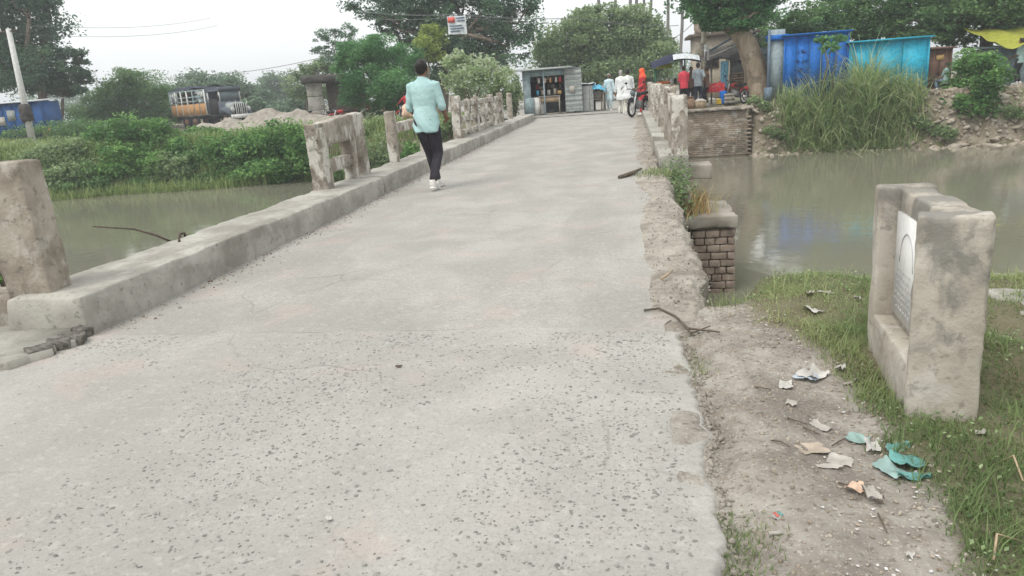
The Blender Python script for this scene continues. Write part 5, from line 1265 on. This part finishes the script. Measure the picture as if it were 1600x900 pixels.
    for z, rx, ry in [(.79, .166, .126), (.90, .162, .123), (.98, .155, .118), (1.06, .148, .11)]+[q for q in rings if q[0] > 1.1]:
        c = sh(z); R.append((c[0], c[1], c[2], rx+g_*1.1, ry+g_*1.1))
    if longshirt >= .1:
        for zz in (.83-longshirt, .83-longshirt*.5): R.insert(0 if zz < .83-longshirt*.6 else 1, (0, 0, zz+dz, .185+.03, .15+.02))
    st.loft(R, 24)
    for S, E, Hn in ((LS, LE, lh), (RS, RE, rh)):
        pts = [S*.8+sp(0, 0, 1.385)*.2, S, S+(E-S)*.5, E]; rad = [.058, .060, .056, .052]
        if sleeves > .5: pts.append(E+(Hn-E)*min(1, (sleeves-.5)*2)); rad.append(.05)
        else: pts[-1] = S+(E-S)*(sleeves*2)
        st.tube(pts, rad, 12)
    st.tube([sp(0, -.008, 1.44), sp(0, -.004, 1.485)], [.073, .064], 12)
    sm_ = remesh(st, voxel, 2)
    if voxel < .012:      # cloth folds
        co = np.zeros(len(sm_.vertices)*3, np.float32); sm_.vertices.foreach_get('co', co); co = co.reshape(-1, 3); nn = np.zeros_like(co).ravel(); sm_.vertices.foreach_get('normal', nn); nn = nn.reshape(-1, 3)
        tw = co*[9, 9, 5]+np.stack([co[:, 2]*7, 0*co[:, 0], co[:, 0]*6], -1); f_ = vnoise(tw, 1.0, 3)
        co += nn*(.011*(1-np.abs(f_)*2.2)*(.45+.9*sstep(1.25, .85, co[:, 2])))[:, None]; sm_.vertices.foreach_set('co', co.astype(np.float32).ravel()); sm_.update()
    obj('shirt' if longshirt < .1 else 'tunic', sm_, MAT[top], t)
    # trousers
    tr = MB()
    tr.loft([(*sh(z)[:2], sh(z)[2], rx+.010, ry+.010) for z, rx, ry in rings[:4]], 20)
    for Hp, K, A in ((LH_, LK, lfp), (RH_, RK, rfp)):
        tr.tube([Hp+[0, 0, .02], Hp+(K-Hp)*.35, K, K+(A-K)*.4, A+(K-A)*.06], [.094, .092, .070, .066, .054], 12)
    obj('trousers', remesh(tr, voxel, 3), MAT[bottom], t)
    for A, K, s_, hl in ((lfp, LK, -1, 0), (rfp, RK, 1, heel)):
        ft = MB(); tip = A+[0, .15, -.058-hl*.75]; heelp = A+[0, -.055, -.05]
        ft.tube([heelp, A+[0, -.01, -.035], A+[0, .06, -.045-hl*.3], tip, tip+[0, .05, -.004]], [.034, .046, .043, .040, .026], 10, (1, .85)); ft.tube([A+[0, -.02, .03], A+[0, -.015, -.03]], [.042, .046], 10)
        so = obj('shoe', remesh(ft, .011 if voxel < .012 else .016, 2), MAT[shoe], t)
        sl = MB(); sl.tube([heelp+[0, -.01, -.022], A+[0, .04, -.072-hl*.25], tip+[0, .05, -.022]], [.036, .042, .032], 10, (1, .35)); obj('sole', sl.mesh('sole', True), MAT['sole' if shoe == 'shoe' else 'dark'], so)
    return t
hx = Zp(679, 296, .02)
man = person('walking man in a teal shirt and black trousers seen from behind on the bridge', (hx[0]-.02, hx[1]-.02, .018), -.10, 1.78, lf=(-.03, .30, .0), rf=(.035, -.06, .0), lh=(-.19, .25, .96), rh=(.19, .26, .95),
      top='shirt_teal', bottom='trouser_black', skin='skin', voxel=.0105, lean=.03, sleeves=.56, heel=.03, shoulders=.98, elbow=(.35, -1, -.2), knee=(.1, 1, 0), hip=.915)
def ground_loc(px, py, y, z=None):
    p = Yp(px, py, y); p[2] = g(p[0], p[1])+.045 if z is None else z; return p
P_ = Zp(953, 172, .012)
person('old man in a pale blue tunic walking towards the bridge', P_, math.pi-.1, 1.66, lf=(-.09, .15, 0), rf=(.08, -.10, 0), top='kurta', bottom='kurta', hair='hairgrey', longshirt=.38, sleeves=.9)
P_ = Zp(983, 178, .012); P_[1] = min(P_[1], 33.5)
person('person in white seen from behind beside the parked motorbike', P_+np.array([-.02, 0, 0]), .2, 1.72, top='kurtawhite', bottom='dhoti', longshirt=.25, sleeves=.7, lh=(-.2, .25, 1.0))
person('person in white shirt half hidden behind the other white clad person', P_+np.array([-.30, 1.2, 0]), -.3, 1.72, top='kurtawhite', bottom='dhoti', longshirt=.3, sleeves=.9, hair='hairgrey')
q = ground_loc(1069, 160, 32.9, .02)
person('man in a red shirt standing with his back turned at the fruit stall', q, .25, 1.72, top='shirt_red', bottom='trouser_dark', sleeves=.6, lh=(-.2, .28, 1.05), rh=(.2, .3, 1.0))
q = ground_loc(1091, 160, 33.2, .02)
person('man in a grey shirt and dark trousers beside the red shirted man', q, -.1, 1.80, top='shirt_grey', bottom='trouser_navy', sleeves=.5, lh=(-.2, .26, 1.1), rh=(.3, .1, 1.0))
q = ground_loc(1104, 160, 34.0, .02)
person('person in dark red behind the grey shirted man', q, 1.2, 1.62, top='brownp', bottom='trouser_dark', sleeves=.7, lh=(-.2, .28, 1.05))
q = ground_loc(1080, 160, 34.2, .02)
person('vendor in dark clothes behind the red shirted man', q, 2.8, 1.66, top='brownp', bottom='trouser_dark', sleeves=.7)
q = Yp(1588, 152, 33.0); q[2] = g(q[0], q[1])+.05
person('person in a teal shirt standing at the grey tin stall', q, .6, 1.75, top='tealpale', bottom='trouser_dark', sleeves=.5, lh=(-.2, .25, 1.0))
q = Yp(1476, 152, 32.6); q[2] = g(q[0], q[1])
person('child sized figure in pale blue crouching by the brown kiosk', q+np.array([0, 0, .04]), .8, 1.5, top='tealpale', bottom='steelblue', hip=.42, lf=(-.12, .32, 0), rf=(.12, .3, 0), lh=(-.15, .35, .5), rh=(.15, .35, .5), sleeves=.5)

# ------------------------------------------------------------------ motorbikes
_wt = MB().ring((0, 0, 0), .27, .045, 'x', 22, 7).mesh('tyre', True); _wt.materials.append(MAT['tyre'])
mb = MB().ring((0, 0, 0), .215, .018, 'x', 22, 5).tube([(-.05, 0, 0), (.05, 0, 0)], .05, 8)
for i in range(8):
    a = i*math.pi/4; mb.tube([(0, 0, 0), (0, .215*math.cos(a), .215*math.sin(a))], .008, 4)
_wr = mb.mesh('rim'); _wr.materials.append(MAT['chrome'])
def motorbike(label, loc, rz, paint='bikeblack', seatm='dark'):
    t = thing('motorbike', label, 'motorbike', loc, rz, 'parked motorbikes')
    for y in (.62, -.62):
        w = obj('wheel', None, None, t, (0, y, .31)); 
        obj('tyre', _wt, None, w); obj('rim', _wr, None, w)
    fk = MB()
    for s in (-.08, .08): fk.tube([(s, .62, .31), (s, .40, .86)], [.025, .03], 7)
    fk.build('fork', MAT['chrome'], t)
    MB().tube([(-.34, .28, .98), (-.22, .36, 1.0), (0, .40, .93), (.22, .36, 1.0), (.34, .28, .98)], .016, 7).build('handlebar', MAT['bikeblack'], t)
    MB().ball((0, .50, .84), (.10, .08, .10), 12, 8).build('headlight', MAT['glass'], t, True)
    tk = MB(); tk.loft([(0, .14, .68, .10, .22), (0, .14, .76, .14, .25), (0, .14, .84, .12, .22), (0, .12, .88, .05, .1)], 12); tk.build('tank', MAT[paint], t, True)
    V, F = rbox(.24, .66, .10, step=.08, amp=.005, rnd=.04); V[:, 2] += .03*(V[:, 1] < -.1); obj('seat', make_mesh('seat', V, F, True), MAT[seatm], t, (0, -.33, .74))
    MB().box((0, .08, .42), (.22, .34, .28)).tube([(0, .12, .42), (0, .2, .62)], .09, 8).build('engine', MAT['engine'], t)
    fr = MB(); fr.bar((0, .36, .82), (0, .1, .3), .04).bar((0, .1, .3), (0, -.3, .34), .05).bar((0, -.3, .34), (0, -.62, .31), .05).bar((0, -.6, .74), (0, -.62, .33), .035); fr.build('frame', MAT['bikeblack'], t)
    MB().tube([(.12, .15, .3), (.14, -.2, .26), (.15, -.75, .34)], [.025, .035, .045], 8).build('exhaust', MAT['chrome'], t, True)
    for y, a0 in ((.62, .9), (-.62, 1.1)):
        mg = MB(); P = [(0, y+.345*math.cos(a), .31+.345*math.sin(a)) for a in np.linspace(.5, 2.3, 7)]
        for p, p2 in zip(P[:-1], P[1:]): mg.bar(p, p2, .11, .012, up=(1, 0, 0))
        mg.build('mudguard', MAT[paint], t)
    MB().box((0, -.78, .66), (.12, .06, .08)).build('tail_light', MAT['red'], t)
    for s in (-1, 1):
        mi = MB().tube([(s*.28, .33, 1.0), (s*.34, .30, 1.16)], .007, 5).ball((s*.35, .30, 1.2), (.06, .015, .04), 8, 6); mi.build('mirror', MAT['bikeblack'], t)
    return t
wpos = Zp(986, 184, .012)
motorbike('motorbike parked facing the bridge at the end of the right kerb', (wpos[0]+.30, wpos[1]+.75, .015), math.pi-.45)
q = Zp(998, 178, .0)
person('woman with an orange red headscarf behind the parked motorbike', (wpos[0]+.45, wpos[1]+2.0, .0), 1.9, 1.70, top='red', bottom='clothred', headscarf='scarf', longshirt=.3, sleeves=.9, lh=(-.15, .25, 1.0))
for i, (px, py, y, rz, pt_, lab) in enumerate([(478, 192, 45, 2.9, 'bikeblack', 'motorbike facing the viewer left of the stacked block pier'), (520, 192, 45.5, 1.2, 'bikeblack', 'motorbike standing under the dark hut roof'),
        (538, 193, 44, 1.9, 'bikered', 'motorbike with bright handlebar right of the block pier'), (580, 195, 40, 1.5, 'bikeblack', 'motorbike with the red clothed rider under the green tree'), (640, 200, 36, 1.0, 'bikered', 'red motorbike partly hidden by the walking man'), (1150, 155, 34.4, .45, 'bikered', 'motorbike with red tank parked by the leaning tree trunk')]):
    q = Yp(px, py, y); q[2] = g(q[0], q[1])+.02; motorbike(lab, q, rz, pt_)
    if i == 3: person('rider in red sitting on the motorbike under the green tree', q+np.array([-.05, 0, 0]), 1.5, 1.66, top='shirt_red', bottom='papergrey', hip=.88, lf=(-.26, .22, .28), rf=(.26, .22, .28), lh=(-.25, .55, .98), rh=(.25, .55, .98), lean=.15, headscarf='scarf', sleeves=.7)
    if i == 4: person('person in dark red sitting on the red motorbike', q, 1.0, 1.6, top='red', bottom='trouser_dark', hip=.88, lf=(-.26, .22, .28), rf=(.26, .22, .28), lh=(-.25, .55, .98), rh=(.25, .55, .98), lean=.2, sleeves=.7)
# beige sack on the low rail
V, F = rbox(.34, .42, .24, step=.06, amp=.025, rnd=.09, seed=3); q = np.array([float(kx(13.8))-.05, 13.75, .93])
tag(obj('cloth_sack', make_mesh('cloth_sack', V, F, True), MAT['beige'], None, q, (0, .1, .2)), 'beige cloth sack lying on the low rail beside the walking man', 'sack')

# ------------------------------------------------------------------ the truck
q = Yp(352, 205, 50); q[2] = g(q[0], q[1])+.0
tk = thing('truck', 'decorated goods truck with orange side panel parked behind the shrubs', 'truck', q, math.radians(-112)); tk.scale = (.86, .86, .96)
# local frame: +y is the driving direction
def tp(mb, name, mat, parent=tk, smooth=False, **k): return mb.build(name, MAT[mat], parent, smooth, **k)
tp(MB().box((0, -2.0, .82), (.9, 6.4, .2)), 'chassis', 'dark')
bd = tp(MB().box((0, -2.6, 1.02), (2.3, 4.6, .12)), 'cargo_floor', 'greywood')
for s in (-1, 1):
    tp(MB().box((s*1.15, -2.6, 1.42), (.08, 4.6, .78)), 'side_panel', 'orange')
    for y in np.linspace(-4.85, -.35, 7): tp(MB().box((s*1.15, y, 1.9), (.10, .10, 1.75)), 'stake', 'white' if int(y*10) % 2 else 'tinblue')
    for z in (2.0, 2.3, 2.75): tp(MB().box((s*1.15, -2.6, z), (.07, 4.6, .09)), 'side_rail', 'tinblue')
    for y in (-4.3, -.95): tp(MB().box((s*1.15, y, 2.25), (.06, 1.0, .9)), 'painted_board', 'tingrey')
    r_ = random.Random(5)
    for y in (-4.65, -4.35, -4.05, -1.3, -.95, -.6):
        for z in (2.0, 2.25, 2.5): tp(MB().ball((s*1.20, y, z), (.02, .09, .09), 8, 6), 'ornament', r_.choice(['white', 'steelblue', 'white', 'dark']))
tp(MB().box((0, -4.9, 1.85), (2.3, .08, 1.6)), 'tailgate', 'orange')
tp(MB().box((0, -.3, 2.0), (2.3, .08, 1.9)), 'headboard', 'truckdark')
U, Vv = np.meshgrid(np.linspace(-1.2, 1.2, 12), np.linspace(-4.9, -.2, 16)); obj('tarpaulin', grid_mesh('tarpaulin', U, Vv, 2.85+.22*np.cos(U*1.2)+.06*n2(U, Vv, 1.2, 4)), MAT['tarpblue'], tk)
cb = MB(); cb.box((0, .55, 1.35), (2.1, 1.5, 1.0)); tp(cb, 'cab', 'truckdark')
tp(MB().box((0, .5, 2.62), (2.15, 1.7, .14)).box((0, 1.2, 2.72), (2.1, .3, .3)), 'cab_roof', 'truckdark')
for x in (-1.0, 1.0):
    for y in (-.15, 1.22): tp(MB().box((x, y, 2.2), (.09, .09, .75)), 'cab_pillar', 'white')
tp(MB().box((0, 1.26, 2.2), (1.9, .03, .66)), 'windscreen', 'glass')
for s in (-1, 1): tp(MB().box((s*1.06, .5, 1.5), (.04, 1.1, 1.1)), 'door', 'dark')
tp(MB().loft([(0, 1.75, .95, .85, .62), (0, 1.75, 1.3, .88, .64), (0, 1.68, 1.62, .82, .6), (0, 1.6, 1.75, .6, .45)], 16), 'bonnet', 'tingrey', smooth=True)
tp(MB().box((0, 2.34, 1.25), (1.2, .06, .75)), 'grille', 'dark')
for x in np.linspace(-.5, .5, 6): tp(MB().box((x, 2.39, 1.25), (.05, .04, .75)), 'grille_bar', 'chrome')
tp(MB().box((0, 2.5, .75), (2.2, .16, .28)), 'bumper', 'white')
for s in (-1, 1):
    tp(MB().tube([(s*.8, 2.3, 1.25), (s*.8, 2.42, 1.25)], [.16, .15], 12), 'headlight', 'chrome')
    tp(MB().tube([(s*.95, 1.1, 1.15), (s*.98, 1.6, 1.28), (s*.98, 2.1, 1.1), (s*.98, 2.3, .85)], [.22, .24, .22, .16], 8), 'mudguard', 'truckdark', smooth=True)
    tp(MB().tube([(s*1.1, 1.3, 1.9), (s*1.35, 1.55, 2.2)], .02, 5).box((s*1.38, 1.55, 2.15), (.18, .03, .3)), 'mirror', 'dark')
    for y in (1.65, -3.3, -2.2):
        w = obj('wheel', None, None, tk, (s*.98, y, .52)); o = obj('tyre', MB().ring((0, 0, 0), .38, .14, 'x', 20, 8).mesh('tyre', True), MAT['tyre'], w); obj('rim', MB().tube([(-.1, 0, 0), (.1, 0, 0)], .27, 14).mesh('rim'), MAT['brownp'], w)
for s in (-.5, 0, .5): tp(MB().tube([(s, 2.45, .9), (s*1.1, 2.5, 1.9)], .012, 5), 'aerial', 'chrome')

# ------------------------------------------------------------------ litter and small finds
def crumple(name, label, px, py, w, d, mat, seed, up=.02, cat='litter', group=None, fold=.35, flatness=1.0, rz=None):
    q = Zp(px, py, -.03); q[2] = vz(q[0], q[1])+up*.3 if q[0] > .2 else .004
    n = 9; U, Vv = np.meshgrid(np.linspace(-.5, .5, n), np.linspace(-.5, .5, n))
    Zc = up*(.7+1.2*n2(U*1.0+seed, Vv*1.0, 2.4, seed, 3))*flatness+fold*up*np.abs(U)*2
    edge = 1+.18*n2(U*3+seed, Vv*3, 1.5, seed+3)
    w *= .8; d *= .8; me = grid_mesh(name, U*w*edge, Vv*d*edge, np.maximum(Zc*.55, .001))
    return tag(obj(name, me, MAT[mat], None, q, (0, 0, random.Random(seed).uniform(0, 6) if rz is None else rz)), label, cat, group)
crumple('paper_scrap', 'largest crumpled white paper by the grass edge', 1270, 590, .16, .11, 'paper', 1, .03)
crumple('paper_scrap', 'pale blue paper lying under the crumpled white paper', 1262, 592, .13, .10, 'sky_blue', 2, .02)
crumple('paper_scrap', 'grey white paper just left of the crumpled pair', 1228, 601, .10, .07, 'paper', 3, .02)
crumple('paper_scrap', 'small torn paper right of the crumpled pair', 1312, 580, .07, .05, 'paper', 4, .03)
crumple('paper_scrap', 'long thin paper strip at the foot of the memorial ledge', 1328, 596, .10, .025, 'papergrey', 5, .015)
crumple('plastic_bag', 'torn teal plastic bag in the grass near the memorial block', 1412, 728, .20, .11, 'tealplastic', 6, .028, 'bag')
crumple('plastic_bag', 'paler teal scrap spread beside the torn teal bag', 1390, 742, .15, .08, 'tealpale', 7, .02, 'bag')
crumple('plastic_bag', 'thin teal strip in front of the torn teal bag', 1428, 755, .13, .04, 'tealplastic', 17, .02, 'bag')
crumple('plastic_wrapper', 'clear white wrapper left of the teal bag', 1362, 708, .10, .06, 'paper', 8, .03)
crumple('plastic_wrapper', 'greyish clear wrapper behind the teal bag', 1340, 692, .10, .07, 'tealpale', 9, .02)
crumple('cardboard', 'flat brown cardboard piece on the dusty path', 1268, 708, .12, .10, 'card', 10, .012, flatness=.5)
crumple('cardboard', 'second cardboard piece right of the flat brown one', 1312, 722, .10, .09, 'papergrey', 11, .012, flatness=.5)
crumple('cardboard', 'curled pinkish cardboard at the path edge', 1334, 776, .07, .05, 'beige', 12, .025)
crumple('cardboard', 'narrow cardboard strip near the clear wrapper', 1296, 735, .03, .11, 'papergrey', 13, .012)
crumple('cardboard', 'grey folded carton at the edge of the lower grass', 1362, 790, .05, .08, 'papergrey', 14, .03)
crumple('paper_scrap', 'round pale wrapper on the path below the crumpled pair', 1236, 637, .055, .045, 'papergrey', 15, .012)
crumple('paper_scrap', 'torn paper half buried in dust on the path', 1282, 672, .10, .06, 'papergrey', 16, .015)
crumple('paper_scrap', 'white shred at the lower edge of the grass', 1420, 882, .03, .025, 'paper', 18, .012)
crumple('paper_scrap', 'pale scrap among weeds beside the block base', 1530, 700, .05, .04, 'papergrey', 19, .02)
crumple('plastic_wrapper', 'white crumpled wrapper in the upper grass', 1268, 497, .12, .07, 'paper', 20, .03)
crumple('stone_flake', 'flat pale stone in the upper grass', 1264, 474, .09, .05, 'papergrey', 21, .025)
crumple('stone_flake', 'second flat pale stone in the upper grass', 1287, 472, .09, .05, 'papergrey', 22, .025)
crumple('plastic_wrapper', 'pale wrapper near the memorial block corner', 1340, 482, .05, .05, 'paper', 23, .03)
crumple('paper_scrap', 'small white scrap on the road near the kerb end', 165, 517, .05, .03, 'paper', 24, .01)
crumple('paper_scrap', 'tiny white scrap on the lower middle road', 516, 825, .03, .022, 'paper', 25, .006)
crumple('paper_scrap', 'faint white shred on the road left side', 226, 568, .05, .02, 'paper', 26, .006)
crumple('leaf_litter', 'single dark dry leaf lying on the road', 624, 584, .045, .016, 'twig', 27, .012, 'leaf', rz=.2)
t = crumple('sachet', 'small printed sachet with red and teal bands on the path', 1214, 818, .035, .026, 'paper', 28, .006, 'sachet', rz=.5)
for i, (x, mt) in enumerate([(-.004, 'packred'), (.011, 'tealplastic')]): MB().box((0, 0, 0), (.008, .022, .002)).build('printed_band', MAT[mt], t, loc=(x, 0, .013))
q = Zp(1212, 845, -.03); q[2] = vz(q[0], q[1])+.008
tag(MB().tube([(-.02, 0, 0), (.02, .003, 0)], [.006, .005], 7).build('stub', MAT['papergrey'], None, True, q), 'pale rolled stub below the printed sachet', 'stub')
def stick(label, pts, rad, mat='twig', z=None, name='stick'):
    P = []
    for (px, py, h) in pts:
        q = Zp(px, py, 0); q[2] = (vz(q[0], q[1]) if q[0] > .45 and q[1] < 7 else float(deck_top(q[0], q[1])) if q[1] > 4 else vz(q[0], q[1]) if q[0] > .25 else 0)+h; P.append(q)
    tag(MB().tube([p-P[0] for p in P], [rad]*(len(P)-1)+[rad*.5], 6).build(name, MAT[mat], None, True, P[0]), label, 'stick')
stick('dark twisted root lying across the path start', [(1006, 485, .012), (1030, 484, .02), (1055, 496, .02), (1075, 510, .02), (1125, 518, .02)], .007)
stick('second dark root tangled with the twisted one', [(1060, 500, .02), (1080, 515, .025), (1110, 510, .02)], .006)
stick('pale stick on the dirt shoulder', [(1034, 447, .06), (1052, 432, .06)], .009, 'woodpale')
stick('dark stick lying on the deck by the first right post', [(968, 281, .02), (990, 275, .04), (1002, 270, .05)], .03, 'twig')
stick('curved pale stalk in the grass right of the block', [(1596, 772, .03), (1580, 745, .06), (1560, 735, .02)], .003, 'woodpale')
stick('bent dry stalk in the lower right grass', [(1552, 880, .02), (1556, 850, .05), (1590, 846, .03)], .0035, 'woodpale')
for i, (a, b_) in enumerate([((1230, 655), (1262, 662)), ((1180, 600), (1205, 604)), ((1255, 668), (1282, 675)), ((1300, 690), (1322, 678)), ((1205, 690), (1235, 700)), ((1340, 745), (1352, 775)), ((1310, 750), (1345, 760)), ((1372, 800), (1386, 830))]):
    stick('thin dry twig in the litter strip along the path', [(a[0], a[1], .008), ((a[0]+b_[0])/2, (a[1]+b_[1])/2+2, .014), (b_[0], b_[1], .008)], .0028, 'twig', name='twig')
for o in [o for o in COL.objects if o.name.split('.')[0] == 'twig']: o['group'] = 'dry twigs in the litter strip'
# loose stones and crumbs
def crumbs(n, fx, seed, smin, smax, mat, name, label):
    r = np.random.default_rng(seed); V = []; F = []; b = 0
    src = [(np.array([v.co[:] for v in m_.vertices]), [list(p.vertices) for p in m_.polygons]) for m_ in ST]
    for i in range(n):
        x, y, z = fx(r); s = smin+(smax-smin)*r.beta(1, 4); v, f = src[r.integers(0, 8)]
        R = np.array(Euler((r.uniform(-1, 1), r.uniform(-1, 1), r.uniform(0, 6))).to_matrix())
        V.append(v*s @ R.T+[x, y, z+s*.1]); F += [[q_+b for q_ in p] for p in f]; b += len(v)
    tag(obj(name, make_mesh(name, np.concatenate(V), F), MAT[mat]), label, kind='stuff')
def f_path(r):
    y = r.uniform(1.3, 4.6); e = float(road_edge(min(y, 3.96))); gl = float(grass_line(y)); x = e+.03+(gl+.08-e)*r.beta(1.3, 1.1); return x, y, vz(x, y)
def f_edge(r):
    y = r.uniform(1.3, 3.95); x = float(road_edge(y))+.012+abs(r.normal())*.035; return x, y, vz(x, y)
crumbs(700, f_edge, 12, .008, .045, 'dust', 'edge_rubble', 'crumbled concrete along the broken road edge')
crumbs(1500, f_path, 1, .004, .035, 'rubble', 'path_gravel', 'loose stones and crumbs on the dusty path')
rb = np.random.default_rng(44); nb = 420; yb = rb.uniform(1.5, 4.6, nb); xb = grass_line(yb)+rb.normal(size=nb)*.11-.06
Cb = np.stack([xb, yb, verge_z(xb, yb)+.008], -1); V, F, a = leaf_cards(Cb, .016, 2.5, 45, aspect=.6); V[:, 2] = verge_z(V[:, 0], V[:, 1])+.004+np.abs(V[:, 2]-np.repeat(Cb[:, 2], 4))*.35
tag(obj('litter_bits', make_mesh('litter_bits', V, F, attrs={'rnd': a}), MAT['litterbits']), 'small bits of paper and dead leaves in the litter strip', kind='stuff')
def f_kerb(r):
    y = r.uniform(4.1, 30); x = float(kerb_x(y))+.03+abs(r.normal())*.12; return x, y, float(deck_top(x, y))
crumbs(1300, f_kerb, 2, .006, .05, 'dust', 'kerb_debris', 'dirt and crumbs gathered along the left kerb')
def f_sh(r):
    y = 4.3+r.uniform(0, 1)**1.3*14; x = .05+r.beta(1.6, 1.2)*.42; return x, y, float(deck_top(x, y))+.025+.04*r.uniform(0, 1)
crumbs(1100, f_sh, 3, .004, .04, 'dust', 'shoulder_rubble', 'crumbled rubble on the dirt shoulder of the bridge')
def f_leaf(r):
    y = r.uniform(4.2, 20); x = float(kerb_x(y))+.02+abs(r.normal())*.10; return x, y, float(deck_top(x, y))+.004
crumbs(350, f_leaf, 4, .008, .03, 'wood', 'dry_leaf_litter', 'dark dry leaf bits along the left kerb')

# ------------------------------------------------------------------ haze
HAZE = True
if HAZE:
    mb = MB(); mb.box((0, 750, 12.0), (1900, 1700, 34)); 
    hm = bpy.data.materials.new('haze air'); hm.use_nodes = True; nt = hm.node_tree; nt.nodes.clear(); out = nt.nodes.new('ShaderNodeOutputMaterial')
    pv = nt.nodes.new('ShaderNodeVolumePrincipled'); pv.inputs['Density'].default_value = .0016; pv.inputs['Color'].default_value = (.93, .96, 1, 1); nt.links.new(pv.outputs[0], out.inputs['Volume'])
    tag(mb.build('haze', hm), kind='stuff')
